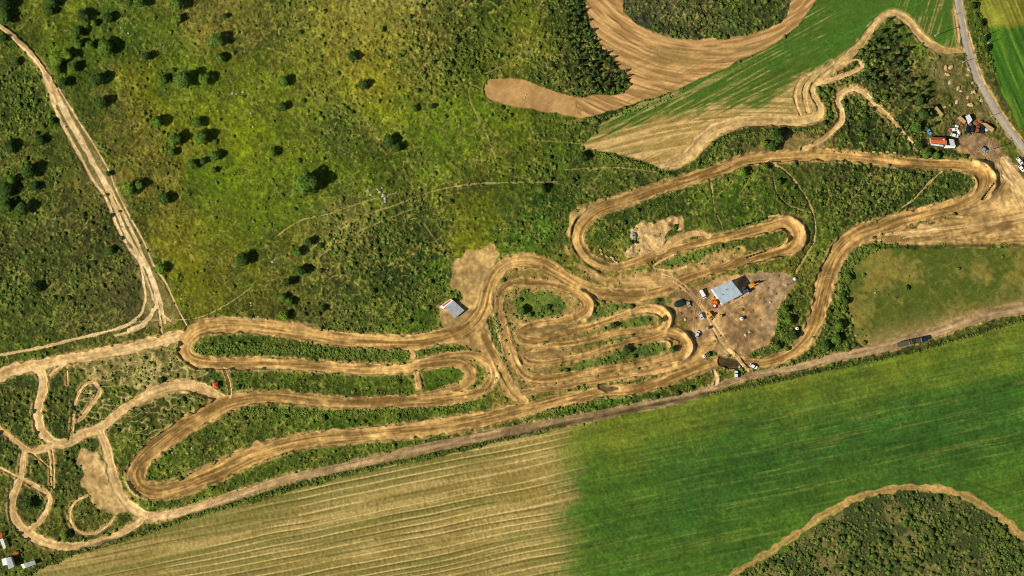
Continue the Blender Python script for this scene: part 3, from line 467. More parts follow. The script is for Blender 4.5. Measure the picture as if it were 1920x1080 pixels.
# ---------------------------------------------------------------- helpers for things
def tag(o, label, cat, group=None):
    o['label'] = label; o['category'] = cat
    if group: o['group'] = group
    return o
def thing(name, label, cat, px, py, rot=0, group=None, z=None):
    o = bpy.data.objects.new(name, None); COL.objects.link(o)
    o.location = W3(px, py, hz(px, py) if z is None else z); o.rotation_euler = (0, 0, R(rot)); o.empty_display_size = .5
    return tag(o, label, cat, group)
class MB:
    def __init__(s): s.v = []; s.f = []
    def add(s, vs, fs): n = len(s.v); s.v += [tuple(v) for v in vs]; s.f += [tuple(i+n for i in f) for f in fs]; return s
    def box(s, x0, x1, y0, y1, z0, z1):
        return s.add([(x0,y0,z0),(x1,y0,z0),(x1,y1,z0),(x0,y1,z0),(x0,y0,z1),(x1,y0,z1),(x1,y1,z1),(x0,y1,z1)], [(0,3,2,1),(4,5,6,7),(0,1,5,4),(1,2,6,5),(2,3,7,6),(3,0,4,7)])
    def ext(s, prof, y0, y1):              # side profile (x, z), extruded across
        n = len(prof); v = [(x, y0, z) for x, z in prof]+[(x, y1, z) for x, z in prof]
        return s.add(v, [tuple(range(n)), tuple(range(2*n-1, n-1, -1))]+[(i+n, (i+1) % n+n, (i+1) % n, i) for i in range(n)])
    def slab(s, q, zb, zt):                # q corners (x, y); zb, zt bottom and top heights (number or four)
        zb = zb if hasattr(zb, '__len__') else [zb]*len(q); zt = zt if hasattr(zt, '__len__') else [zt]*len(q); n = len(q)
        v = [(p[0], p[1], z) for p, z in zip(q, zb)]+[(p[0], p[1], z) for p, z in zip(q, zt)]
        return s.add(v, [tuple(range(n-1, -1, -1)), tuple(range(n, 2*n))]+[(i, (i+1) % n, (i+1) % n+n, i+n) for i in range(n)])
    def tube(s, a, b, r0, r1=None, n=10):
        a = Vector(a); b = Vector(b); r1 = r0 if r1 is None else r1; d = (b-a).normalized(); u = d.orthogonal().normalized(); w_ = d.cross(u)
        v = [a+(u*math.cos(t)+w_*math.sin(t))*r0 for t in np.arange(n)*2*math.pi/n]+[b+(u*math.cos(t)+w_*math.sin(t))*r1 for t in np.arange(n)*2*math.pi/n]
        return s.add(v, [tuple(range(n-1, -1, -1)), tuple(range(n, 2*n))]+[(i, (i+1) % n, (i+1) % n+n, i+n) for i in range(n)])
    def build(s, name, mat, parent=None, bevel=0):
        me = bpy.data.meshes.new(name); me.from_pydata(s.v, [], s.f); bm = bmesh.new(); bm.from_mesh(me)
        bmesh.ops.recalc_face_normals(bm, faces=bm.faces)
        if bevel: bmesh.ops.bevel(bm, geom=bm.edges[:], offset=bevel, segments=2, affect='EDGES', clamp_overlap=True)
        bm.to_mesh(me); bm.free(); me.materials.append(mat)
        o = bpy.data.objects.new(name, me); COL.objects.link(o)
        if parent: o.parent = parent
        return o
M = {k: paint_mat(k, *a) for k, a in {'white_paint': ((236,236,232), .45), 'pale_sheet': ((168,182,190), .5, 0, .16, .35), 'grey_sheet': ((160,164,164), .6, 0, .2, .6), 'plaster': ((214,206,190), .85), 'terracotta': ((196,96,50), .8, 0, .25, 1.5), 'rust': ((150,84,44), .8, 0, .3, 2), 'glass': ((24,30,38), .15), 'rubber': ((26,26,26), .85), 'red_paint': ((196,44,20), .4), 'orange_paint': ((214,110,24), .45), 'yellow_paint': ((206,160,60), .5), 'dark_tarp': ((82,80,62), .8, 0, .2, 1.2), 'dark_metal': ((46,48,46), .55, .3), 'navy_paint': ((22,40,66), .35), 'wood': ((120,92,62), .85, 0, .25, 2), 'pale_wood': ((196,164,112), .85, 0, .25, 1.5), 'concrete': ((168,160,146), .9), 'stone': ((186,174,148), .9, 0, .2, 3), 'sandstone': ((190,158,108), .9, 0, .2, 2), 'blue_paint': ((120,160,190), .4), 'bark': ((74,58,42), .95, 0, .3, 2), 'light_grey': ((206,208,212), .6), 'skin': ((190,140,110), .7), 'straw': ((200,170,96), .95, 0, .2, 3), 'silver': ((170,174,178), .35, .3)}.items()}
LEAF = attr_mat('foliage', rough=.8, var=.3, sc=1.1, bump=0, spec=.25)
# ---------------------------------------------------------------- trees
def ico(sub):
    bm = bmesh.new(); bmesh.ops.create_icosphere(bm, subdivisions=sub, radius=1)
    v = np.array([x.co for x in bm.verts], np.float32); f = np.array([[x.index for x in q.verts] for q in bm.faces]); bm.free(); return v, f
I1, I2, I3 = ico(1), ico(2), ico(3)
def crown_mesh(name, seed, tint, conifer=False):
    r = np.random.default_rng(seed); V = []; F = []; Cc = []; n = 0; tint = lin(tint)
    lobes = []
    if conifer:
        for k in range(7): z = .35+k*.33; lobes.append((r.normal(0, .05), r.normal(0, .05), z, 1.0*(1-k/7.6)+.05, .28))
    else:
        lobes.append((0, 0, 1.12, .72, .66))
        for k in range(11):
            a = k*2.4+r.uniform(-.4, .4); q = r.uniform(.35, .66); lobes.append((q*math.cos(a), q*math.sin(a), 1.0+r.uniform(-.35, .45), r.uniform(.30, .46), r.uniform(.28, .42)))
    per = 150 if not conifer else 110
    for (x, y, z, rr_, rz) in lobes:
        lum = r.uniform(.72, 1.3)
        k = int(per*(3 if rr_ > .7 and not conifer else 1)*(1 if conifer else rr_*2.2))
        d = r.standard_normal((k, 3)); d /= np.linalg.norm(d, axis=1)[:, None]; d[:, 2] = np.where(d[:, 2] < -.3, -d[:, 2], d[:, 2])
        rad = r.uniform(.78, 1.12, k)[:, None]; P = d*rad*np.array([rr_, rr_, rz])+np.array([x, y, z])
        nn_ = d+r.normal(0, .45, (k, 3)); nn_ /= np.linalg.norm(nn_, axis=1)[:, None]
        u = np.cross(nn_, r.standard_normal((k, 3))); u /= np.linalg.norm(u, axis=1)[:, None]; v_ = np.cross(nn_, u)
        s = r.uniform(.06, .12, k)[:, None]*(1.1 if conifer else 1)
        V.append(np.stack([P+u*s, P+v_*s*.8, P-u*s, P-v_*s*.8], 1).reshape(-1, 3)); F.append(np.arange(4*k).reshape(-1, 4)+n); n += 4*k
        Cc.append(np.repeat(tint*(lum*r.uniform(.7, 1.35, k))[:, None], 4, 0))
        # solid twig mass inside the lobe
    me_o = np_mesh(name, np.vstack(V), np.vstack(F), np.vstack(Cc), LEAF, smooth=False); return me_o
def trunk_mesh(seed, conifer=False):
    r = random.Random(seed); mb = MB(); mb.tube((0,0,-.05), (0,0,.75 if not conifer else 2.2), .07, .035 if not conifer else .01, 8)
    if not conifer:
        for k in range(5):
            a = k*1.26+r.random(); mb.tube((0,0,.45+.06*k), (.5*math.cos(a), .5*math.sin(a), .95+r.random()*.3), .035, .012, 6)
    return mb
TINT = {'dark': (66,92,28), 'mid': (84,112,32), 'light': (112,138,36), 'conifer': (70,90,46)}
PROTO = {}
def proto(kind, k):
    if (kind, k) in PROTO: return PROTO[(kind, k)]
    con = kind == 'conifer'; c = crown_mesh('crown', 100+k*7+len(kind), TINT[kind], con); t = trunk_mesh(k, con).build('trunk', M['bark'])
    d = (c.data, t.data); bpy.data.objects.remove(c); bpy.data.objects.remove(t); PROTO[(kind, k)] = d; return d
NT = 0
def tree(px, py, r, kind, label, group=None, name='tree', hs=1.0):
    global NT; NT += 1
    cm, tm = proto(kind, NT % 4); rr_ = r*S
    t = thing(name, label, 'tree', px, py, random.uniform(0, 360), group); t.scale = (rr_, rr_*random.uniform(.88, 1.1), rr_*hs)
    for nm, me in (('crown', cm), ('trunk', tm)):
        o = bpy.data.objects.new(nm, me); COL.objects.link(o); o.parent = t
    return t
ORD = ['first','second','third','fourth','fifth','sixth','seventh','eighth','ninth','tenth','eleventh','twelfth']
TG = [('top left corner trees', 'x', [(8,33,13,'mid'),(92,22,8,'dark'),(98,3,11,'dark'),(8,8,13,'dark')]),
 ('loose row right of top left corner', 'x', [(145,60,11,'mid'),(157,30,10,'dark'),(162,46,7,'mid'),(176,44,6,'light'),(203,34,10,'dark')]),
 ('row below them near the upper rutted track', 'x', [(148,84,9,'mid'),(169,86,9,'mid'),(199,91,14,'mid')]),
 ('bushy clump touching the rutted track bend', 'y', [(108,112,13,'light'),(125,102,10,'light'),(106,132,9,'light'),(137,128,9,'mid'),(120,156,9,'dark')]),
 ('pair right of the rutted track bend', 'y', [(184,150,12,'dark'),(191,193,10,'dark')]),
 ('top edge of the meadow', 'x', [(262,5,10,'mid'),(244,5,7,'dark'),(333,9,13,'mid'),(331,37,9,'light'),(275,106,8,'dark'),(422,30,5,'dark'),(715,55,5,'light')]),
 ('pair in the upper bright meadow', 'y', [(406,76,13,'mid'),(413,110,9,'mid')]),
 ('three in line in bright meadow', 'x', [(304,150,8,'mid'),(346,152,15,'mid'),(384,150,11,'mid')]),
 ('lone trees right of bright meadow', 'y', [(533,153,10,'mid'),(531,200,8,'dark'),(510,287,9,'light'),(574,345,19,'mid')]),
 ('cluster in mid bright meadow', 'y', [(297,230,11,'mid'),(371,231,9,'mid'),(378,259,12,'mid'),(328,263,11,'mid'),(323,286,7,'mid'),(405,293,9,'mid'),(382,302,6,'dark'),(361,309,8,'mid'),(403,319,5,'dark')]),
 ('beside the rutted track, right side', 'y', [(244,354,11,'light'),(262,347,9,'mid'),(205,326,5,'dark'),(310,373,10,'dark'),(303,504,9,'light')]),
 ('scrub left of rutted track', 'y', [(20,276,11,'dark'),(76,263,9,'dark'),(56,322,13,'dark'),(65,350,9,'dark'),(24,338,8,'mid'),(14,358,13,'dark'),(10,388,12,'mid'),(45,392,12,'dark'),(6,72,7,'dark'),(30,116,7,'dark'),(98,228,6,'dark')]),
 ('lower left scrub', 'x', [(66,540,10,'dark'),(208,470,7,'dark'),(56,944,10,'dark'),(122,1003,7,'light')]),
 ('standing alone in the yellowish lower meadow', 'x', [(456,487,12,'dark')]),
 ('string below the meadow footpath', 'y', [(580,453,8,'dark'),(558,473,9,'mid'),(563,508,9,'dark'),(538,530,8,'dark'),(531,558,7,'mid'),(543,566,8,'mid'),(533,592,8,'light'),(604,578,6,'dark')]),
 ('rough meadow west of sandy spit', 'x', [(661,106,8,'dark'),(681,160,8,'dark'),(777,204,6,'mid'),(809,200,5,'dark'),(1015,355,9,'mid'),(730,265,10,'dark'),(745,277,8,'dark'),(1090,295,9,'dark')]),
 ('beside the circuit upper straight', 'x', [(1432,270,6,'light'),(1448,275,9,'dark'),(1456,256,11,'dark'),(1390,323,8,'light'),(1433,313,6,'light'),(1458,343,7,'mid')]),
 ('infield between the dirt hairpins', 'x', [(978,583,8,'mid'),(1150,610,6,'dark'),(1175,655,7,'dark'),(1260,655,6,'mid'),(1238,600,5,'mid')]),
 ('hedge left of grass paddock', 'y', [(1580,552,6,'dark'),(1584,566,6,'dark'),(1572,610,8,'mid'),(1566,635,8,'mid'),(1548,648,8,'dark'),(1590,520,7,'mid')]),
 ('right edge of dirt yard', 'y', [(1478,600,8,'mid'),(1486,628,8,'dark'),(1470,580,7,'mid'),(1455,650,7,'mid')]),
 ('left of the red roofed house', 'y', [(1722,190,9,'dark'),(1730,215,10,'dark'),(1716,240,9,'mid'),(1722,272,8,'dark'),(1735,290,8,'mid'),(1755,292,7,'mid')]),
 ('ditch right of country road', 'y', [(1836,45,6,'dark'),(1843,72,6,'dark'),(1846,92,6,'dark'),(1822,12,6,'dark'),(1828,30,5,'mid')])]
szn = lambda r: 'large' if r >= 12 else 'medium-sized' if r >= 8.5 else 'small'
kn = {'dark': 'dark green', 'mid': 'mid green', 'light': 'bright green'}
occupied = []
for desc, ax, L in TG:
    L = sorted(L, key=lambda t: t[0 if ax == 'x' else 1])
    for i, (x, y, r, k) in enumerate(L):
        pos = '' if len(L) == 1 else '%s from the %s, ' % (ORD[i], 'left' if ax == 'x' else 'top')
        lab = ('%s %s tree, ' % (szn(r), kn[k]) if pos else '%s, ' % szn(r))+pos+desc
        tree(x, y, r*1.22, k, lab, 'trees scattered over meadow and infield', hs=random.uniform(.62, .8)); occupied.append((x, y, r))
def pts_in(polyg, n, mind, seed, soft=2):
    m = poly(polyg, 1); r = random.Random(seed); out = []; xs = [p[0] for p in polyg]; ys = [p[1] for p in polyg]
    for _ in range(n*60):
        if len(out) >= n: break
        x, y = r.uniform(max(min(xs), -20), min(max(xs), 1940)), r.uniform(max(min(ys), -20), min(max(ys), 1100))
        if m[int((y-Y0)/STEP), int((x-X0)/STEP)] < .6 or hzc(x, y) not in (G,): continue
        if all((x-a)**2+(y-b)**2 > mind**2 for a, b in out): out.append((x, y))
    return out
def hzc(x, y): return CLS[int((y-Y0)/STEP), int((x-X0)/STEP)]
for pg, n, sd_, lab, rs, gr in [([(1075,-30),(1094,0),(1104,42),(1122,85),(1165,128),(1178,152),(1150,172),(1110,172),(1080,172),(1068,130),(1066,90),(1055,50)], 70, 3, 'small dark conifer in the wood between meadow and ploughed bend', (3.2,5.2), 'conifers beside the ploughed bend'),
    ([(1665,34),(1690,50),(1705,90),(1700,120),(1740,160),(1752,225),(1735,250),(1700,205),(1660,165),(1622,150),(1604,112),(1640,72)], 60, 4, 'small dark conifer in the wood left of the country road', (3.4,6), 'conifers left of the country road')]:
    for x, y in pts_in(pg, n, 7.5, sd_): tree(x, y, random.uniform(*rs), 'conifer', lab, gr, 'conifer_tree', 1.0)

# ---------------------------------------------------------------- scrub: shrubs as things (the 300 largest) and the rest as one mass
r = np.random.default_rng(21)
def jit(sp):
    nx = int(2060/sp); ny = int(1180/sp); a, b = np.meshgrid(np.arange(nx), np.arange(ny))
    return (a.ravel()+r.uniform(0, 1, a.size))*sp-60, (b.ravel()+r.uniform(0, 1, a.size))*sp-50
def at(A_, x, y): return A_[((y-Y0)/STEP).astype(int), ((x-X0)/STEP).astype(int)]
sx, sy = jit(5.0)
dens = at(DEN, sx, sy); fr = at(FREE, sx, sy); cl = at(NZ['g'], sx, sy)*.5+at(vn(24, 90), sx, sy)*.6
p = fr*np.clip(np.clip(dens*.62+.24*cl*(dens+.25), 0, .85)**1.6+.055, 0, .8)
keep = r.uniform(0, 1, len(sx)) < p; sx, sy, dens = sx[keep], sy[keep], dens[keep]
big = r.uniform(0, 1, len(sx)); rad = (.42+.75*big**4*(.6+.6*dens)+.14*dens)*np.exp(r.normal(0, .18, len(sx)))
mEd = (sx > 1340) & (sy > 900); mN = (sx > 1165) & (sx < 1500) & (sy < 75); rad[mEd] *= 1.05; rad[mN] *= .9
# hedges: dense shrubs along lines
def hedge(pts, wd, sp, r0, r1):
    P, _ = smooth(pts, False, sp); n = len(P)*max(1, int(wd/4)); k = r.integers(0, len(P), n)
    return P[k, 0]+r.normal(0, wd/3, n), P[k, 1]+r.normal(0, wd/3, n), r.uniform(r0, r1, n)
HX, HY, HR = [], [], []
for a in [([(1552,650),(1572,610),(1580,560),(1586,515),(1602,482),(1640,462)], 14, 1.0, .7, 1.4), ([(1640,460),(1760,458),(1930,457)], 4, 2.2, .6, 1.0), ([(50,1076),(150,1034),(262,1002),(340,975),(430,948),(540,916),(640,889)], 5, 2.0, .5, 1.1),
    ([(640,889),(760,864),(900,834),(1050,799),(1180,772),(1300,745),(1500,704),(1700,662),(1925,599)], 3.5, 2.4, .4, .85), ([(1405,662),(1440,652),(1480,640),(1500,625)], 9, 1.2, .6, 1.2), ([(1468,560),(1462,600),(1470,640)], 10, 1.2, .7, 1.3), ([(1310,318),(1345,275),(1380,256),(1450,248),(1540,242)], 8, 2, .4, .9), ([(1125,290),(1200,308),(1255,326)], 10, 1.5, .5, 1.1),
    ([(1100,225),(1180,210),(1260,180)], 7, 1.6, .5, 1.0), ([(940,620),(928,590)], 4, 2, .5, .9), ([(928,600),(932,640),(944,680),(955,705)], 7, 1.2, .5, 1.0), ([(1828,-20),(1836,50),(1850,100),(1868,140)], 7, 1.6, .6, 1.2), ([(1450,690),(1550,666)], 4, 2, .5, .9), ([(372,655),(450,652),(560,655),(700,660),(764,662)], 14, 1.4, .5, 1.1), ([(785,660),(860,656),(900,664),(930,690)], 5, 1.5, .5, 1.0), ([(470,772),(600,775),(750,770),(880,760)], 9, 1.3, .5, 1.0), ([(1010,772),(1060,766),(1130,750)], 9, 1.1, .6, 1.1)]:
    x, y, q = hedge(*a); HX.append(x); HY.append(y); HR.append(q*.72)
hx, hy, hr = map(np.concatenate, (HX, HY, HR)); ok = np.isin(at(CLS, hx, hy), [G, PAD, CRP, STB]); ok2 = at(INN, hx, hy) < .3
hx, hy, hr = hx[ok & ok2], hy[ok & ok2], hr[ok & ok2]
sx = np.concatenate([sx, hx]); sy = np.concatenate([sy, hy]); rad = np.concatenate([rad, hr])
oc = np.array(occupied); nearT = np.zeros(len(sx), bool)
for x, y, q in occupied: nearT |= (sx-x)**2+(sy-y)**2 < (q*.9)**2
BLD = [(1361,548,30),(848,578,24),(1765,268,34),(25,1052,18),(58,1056,16),(1318,552,10),(1341,567,10),(1410,534,10)]
for x, y, q in BLD: nearT |= (sx-x)**2+(sy-y)**2 < q*q
sx, sy, rad = sx[~nearT], sy[~nearT], rad[~nearT]
cv = CC[(((sy-Y0)/STEP).astype(int)*NX+((sx-X0)/STEP).astype(int))]
inside = (sx > 10) & (sx < 1910) & (sy > 10) & (sy < 1070)
order = np.argsort(-(rad*inside)); top = order[:300]; rest = np.setdiff1d(np.arange(len(sx)), top)
def shrub_geo(x, y, z, q, base, seed, tpl):
    rr_ = np.random.default_rng(seed); v, f = tpl
    d = 1+rr_.normal(0, .16, len(v)); s = v*d[:, None]*np.array([q*rr_.uniform(.85, 1.2), q*rr_.uniform(.85, 1.2), q*.66])
    c = base*(1+rr_.normal(0, .16, len(v)))[:, None]
    return s+np.array([x, y, z]), f, c
Vs = []; Fs = []; Cs = []; n = 0; gdk = lin((62,82,24)); gmid = lin((96,116,32))
for i in rest:
    tpl = I2 if rad[i] > .8 else I1
    t = r.uniform(0, 1); base = (gdk*(1-t)+gmid*t)*.85+np.minimum(cv[i], .25)*.4
    v, f, c = shrub_geo((sx[i]-960)*S, (540-sy[i])*S, hz(sx[i], sy[i])+rad[i]*.25, rad[i], base, i, tpl)
    Vs.append(v); Fs.append(f+n); Cs.append(c); n += len(v)
print('scrub', len(rest), n)
o = np_mesh('scrub', np.vstack(Vs), np.vstack(Fs), np.vstack(Cs), LEAF, smooth=False); o['kind'] = 'stuff'; tag(o, 'low dark green scrub covering the meadows, banks and infield', 'scrub')
SP = []
for k in range(6):
    rr_ = np.random.default_rng(900+k); Vq = []; Fq = []; Cq = []; m_ = 0
    for j in range(9):
        a = j*.7*2; q = .0 if j == 0 else .45; v, f, c = shrub_geo(q*math.cos(a), q*math.sin(a), .55+(.25 if j == 0 else rr_.uniform(-.1, .2)), .5, (gdk*(1-k/8)+gmid*k/8), 900+k*20+j, I2)
        Vq.append(v); Fq.append(f+m_); Cq.append(c); m_ += len(v)
    o = np_mesh('shrub', np.vstack(Vq), np.vstack(Fq), np.vstack(Cq), LEAF, smooth=False); SP.append(o.data); bpy.data.objects.remove(o)
def region(x, y):
    if x > 1340 and y > 880: return 'in the lower right hill wood'
    if x > 1165 and x < 1500 and y < 75: return 'in the wood inside the ploughed bend'
    if x > 1500 and y < 340: return 'between upper circuit and country road'
    if x > 1060 and y < 720 and y > 290: return 'on banks around the right half of circuit'
    if x > 1060 and y <= 290: return 'near the north-east field margins'
    if y > 600: return 'between the lower left circuit lanes'
    if x < 250: return 'in scrub left of the rutted track'
    if x > 600: return 'in the right half of the meadow'
    return 'in the bright meadow beside the rutted track'
for j, i in enumerate(top):
    me = SP[j % 6]; o = bpy.data.objects.new('shrub', me); COL.objects.link(o); o.location = W3(sx[i], sy[i], hz(sx[i], sy[i])-.1)
    q = rad[i]*1.05; o.scale = (q, q, q); o.rotation_euler = (0, 0, random.uniform(0, 6.28)); rg = region(sx[i], sy[i])
    tag(o, 'larger rounded dark shrub '+rg, 'shrub', 'larger shrubs '+rg)
#@@THINGS
# ---------------------------------------------------------------- buildings
def px_q(q, cx, cy): return [((x-cx)*S, (cy-y)*S) for x, y in q]
def lerp2(a, b, t): return (a[0]*(1-t)+b[0]*t, a[1]*(1-t)+b[1]*t)
def inset(q, t):
    c = (sum(p[0] for p in q)/4, sum(p[1] for p in q)/4); return [(p[0]+(c[0]-p[0])*t, p[1]+(c[1]-p[1])*t) for p in q]
def sheet_roof(q, z, th, name, mat, parent, ribs=14, along=0):    # corner heights z, ribs run between side 0-1 and side 3-2
    m = MB().slab(q, [a for a in z], [a+th for a in z])
    a, b, c, d = q; za, zb, zc, zd = z
    if along: a, b, c, d = b, c, d, a; za, zb, zc, zd = zb, zc, zd, za
    for k in range(ribs+1):
        t = (k+.02)/(ribs+.04); p = lerp2(a, b, t); p2 = lerp2(d, c, t); zp = za*(1-t)+zb*t+th; zq = zd*(1-t)+zc*t+th
        u = Vector((b[0]-a[0], b[1]-a[1])).normalized()*.05
        m.add([(p[0]-u.x, p[1]-u.y, zp-.02), (p[0]+u.x, p[1]+u.y, zp-.02), (p[0], p[1], zp+.06), (p2[0]-u.x, p2[1]-u.y, zq-.02), (p2[0]+u.x, p2[1]+u.y, zq-.02), (p2[0], p2[1], zq+.06)],
              [(0,1,2), (5,4,3), (0,2,5,3), (1,4,5,2)])
    return m.build(name, mat, parent)
def wall_panel(a, b, t0, t1, z0, z1, out=.05):     # a thin raised panel on the wall from a to b
    p, q = lerp2(a, b, t0), lerp2(a, b, t1); n = Vector((q[1]-p[1], p[0]-q[0])).normalized()*out
    return MB().slab([(p[0]+n.x, p[1]+n.y), (q[0]+n.x, q[1]+n.y), (q[0]-n.x, q[1]-n.y), (p[0]-n.x, p[1]-n.y)], z0, z1)
# workshop with the big pale roof in the yard
cx, cy = 1361, 548; q = px_q([(1333,541),(1368.5,526),(1389,552),(1351.5,571)], cx, cy)
t = thing('workshop_building', 'large workshop with pale grey sheet metal roof in the dirt yard', 'workshop', cx, cy)
qi = inset(q, .05); MB().slab(qi, -.3, [5.6, 6.3, 6.3, 5.6]).build('wall', M['plaster'], t)
sheet_roof(q, [5.7, 6.45, 6.45, 5.7], .12, 'roof', M['pale_sheet'], t, 18, 1)
d = wall_panel(qi[3], qi[2], .12, .5, 0, 3.6).build('roller_door', M['dark_metal'], t); wall_panel(qi[3], qi[2], .29, .33, 1.0, 1.15, .1).build('handle', M['silver'], d)
for a in (.62, .8): f = wall_panel(qi[3], qi[2], a, a+.12, 1.4, 2.6, .05).build('window', M['glass'], t); wall_panel(qi[3], qi[2], a-.01, a+.13, 1.3, 1.4, .1).build('sill', M['concrete'], f)
gq = px_q([(1331,543),(1333.5,542),(1346,560),(1343.5,561)], cx, cy); MB().slab(gq, [3.6]*4, [3.75]*4).build('lean_to_roof', M['white_paint'], t)
for k in (.05, .95): p = lerp2(gq[0], gq[3], k); MB().tube((p[0], p[1], -.3), (p[0], p[1], 3.6), .07).build('post', M['dark_metal'], t)
MB().slab(px_q([(1349,568),(1351.5,573),(1353.5,572),(1352,568)], cx, cy), 3.0, 3.15).build('awning', M['white_paint'], t)
for (x, y) in ((1359,543), (1351.5,553)):
    p = px_q([(x, y)], cx, cy)[0]; MB().tube((p[0], p[1], 5.8), (p[0], p[1], 7.2), .14, .14).build('vent_pipe', M['dark_metal'], t)
MB().slab(px_q([(1369,567),(1390,557),(1391,560),(1371,570)], cx, cy), -.05, .55).build('bench', M['pale_wood'], t)
# hut by the bare clearing
cx, cy = 849, 579
t = thing('small_house', 'small hut with grey sheet roof and white annexe left of the circuit', 'hut', cx, cy)
q = px_q([(834.5,575.5),(851,563.8),(871,582),(853,596.5)], cx, cy); qi = inset(q, .06)
MB().slab(qi, -.4, [1.5, 1.5, 1.8, 1.8]).build('wall', M['white_paint'], t); sheet_roof(q, [1.6, 1.6, 1.9, 1.9], .1, 'roof', M['grey_sheet'], t, 11, 1)
q2 = px_q([(823.5,575.5),(845,560.2),(850.5,563.6),(831,579.5)], cx, cy); MB().slab(inset(q2, .05), -.4, 1.35).build('annexe_wall', M['white_paint'], t)
MB().slab(q2, 1.4, 1.5).build('annexe_roof', M['white_paint'], t); MB().slab(px_q([(829,572.5),(843.5,562.3),(846,564),(831.5,574.6)], cx, cy), 1.5, 1.55).build('tile_strip', M['terracotta'], t)
d = wall_panel(qi[3], qi[2], .4, .6, 0, 1.5).build('door', M['wood'], t); wall_panel(qi[3], qi[2], .56, .58, .9, 1.1, .1).build('handle', M['silver'], d)
wall_panel(qi[0], qi[3], .35, .6, .7, 1.3).build('window', M['glass'], t)
# red-roofed house at the junction
cx, cy = 1758, 266
t = thing('farm_house', 'low house with orange red tiled roof beside the brown yard near the road', 'house', cx, cy)
q = px_q([(1742,258),(1771.5,259),(1773,272),(1742.5,269)], cx, cy); a, b, c, d_ = q; m0, m1 = lerp2(a, d_, .5), lerp2(b, c, .5)
qi = inset(q, .06); MB().slab(qi, -.3, 2.9).build('wall', M['plaster'], t)
rf = MB().add([(a[0],a[1],2.9),(b[0],b[1],2.9),(m1[0],m1[1],4.1),(m0[0],m0[1],4.1),(d_[0],d_[1],2.9),(c[0],c[1],2.9)], [(0,1,2,3),(3,2,5,4),(0,3,4),(1,5,2),(0,4,5,1)]).build('roof', M['terracotta'], t)
p = lerp2(m0, m1, .8); MB().box(p[0]-.4, p[0]+.4, p[1]+.2, p[1]+1.0, 3.0, 4.9).build('chimney', M['plaster'], rf)
dd = wall_panel(qi[3], qi[2], .45, .58, 0, 2.1).build('door', M['wood'], t); wall_panel(qi[3], qi[2], .55, .57, .9, 1.1, .1).build('handle', M['silver'], dd)
for k in (.15, .75): wall_panel(qi[3], qi[2], k, k+.12, 1, 2).build('window', M['glass'], t)
def lean_to(pts, zs, mat, label, cat='shed', name='shed', ribs=6, zw=None):
    cx = sum(p[0] for p in pts)/4; cy = sum(p[1] for p in pts)/4; t = thing(name, label, cat, cx, cy); q = px_q(pts, cx, cy)
    for k, p in enumerate(inset(q, .1)): MB().box(p[0]-.07, p[0]+.07, p[1]-.07, p[1]+.07, -.4, zs[k]).build('post', M['wood'], t)
    sheet_roof(q, zs, .07, 'roof', mat, t, ribs); n_ = inset(q, .12)
    MB().slab([n_[0], n_[1], lerp2(n_[1], n_[2], .06), lerp2(n_[0], n_[3], .06)], -.3, min(zs)).build('back_wall', M['wood'], t); return t
lean_to([(1777,261),(1785,262),(1790,275),(1780,275)], [2.6,2.4,2.2,2.4], M['light_grey'], 'pale mottled lean-to roof at the right end of the red roofed house')
lean_to([(1743,269.5),(1767,272.5),(1767,275.5),(1744,272.5)], [2.3,2.3,2.0,2.0], M['light_grey'], 'narrow pale lean-to roof along the lower side of the red roofed house')
lean_to([(1771,273),(1790,273.5),(1789,278),(1768,278.5)], [2.1,2.1,1.9,1.9], M['white_paint'], 'white canopy roof just below right of the red roofed house')
lean_to([(1808,219),(1815,215),(1821,226),(1814,234)], [2.4,2.8,2.4,2.0], M['light_grey'], 'slanted pale grey tent roof above the brown yard', 'tent', 'tent')
lean_to([(1793,222),(1799,218),(1810,228),(1806,233)], [2.2,2.2,1.8,1.8], M['pale_wood'], 'tan boarded shed roof left of the slanted grey tent')
lean_to([(1838,231),(1846,231),(1863,242),(1858,249)], [1.9,1.9,1.6,1.6], M['pale_wood'], 'long tan shed roof at the top right of the brown yard')
lean_to([(1749,200),(1754,199),(1768,216),(1762,219)], [1.7,1.7,1.5,1.5], M['sandstone'], 'pale mottled narrow shed on the grass above the red roofed house')
# cottages in the lower left corner
cx, cy = 22, 1055; t = thing('cottage', 'cottage with brown grey roof and white side wing, bottom left corner', 'cottage', cx, cy)
q = px_q([(15,1044),(24,1042),(30.5,1060.5),(19.5,1065.5)], cx, cy); MB().slab(inset(q, .06), -.4, 3.0).build('wall', M['plaster'], t); sheet_roof(q, [3.1,3.4,3.4,3.1], .12, 'roof', M['grey_sheet'], t, 8, 1)
q = px_q([(6,1047),(14.6,1044),(17,1057.5),(8.5,1059)], cx, cy); MB().slab(inset(q, .06), -.4, 2.3).build('wing_wall', M['plaster'], t); MB().slab(q, 2.35, 2.5).build('wing_roof', M['white_paint'], t)
qi = px_q([(19.5,1065),(30,1060)], cx, cy); wall_panel(qi[0], qi[1], .3, .6, 0, 2).build('door', M['wood'], t)
cx, cy = 56, 1057; t = thing('caravan', 'long grey and white caravan standing beside the cottage', 'caravan', cx, cy)
q = px_q([(41,1057),(67,1049),(70,1056.5),(46,1065)], cx, cy); MB().slab(inset(q, .04), .45, 2.4).build('body', M['white_paint'], t); q3 = [lerp2(q[0], q[1], .22), lerp2(q[0], q[1], .94), lerp2(q[3], q[2], .94), lerp2(q[3], q[2], .22)]
MB().slab(q3, 2.42, 2.5).build('roof', M['grey_sheet'], t)
for k in (.3, .7):
    for e in ((0, 1), (3, 2)):
        p = lerp2(q[e[0]], q[e[1]], k); p = lerp2(p, (0, 0), .12); MB().tube((p[0]-.05, p[1]+.12, .35), (p[0]+.05, p[1]-.12, .35), .35, .35, 12).build('wheel', M['rubber'], t)
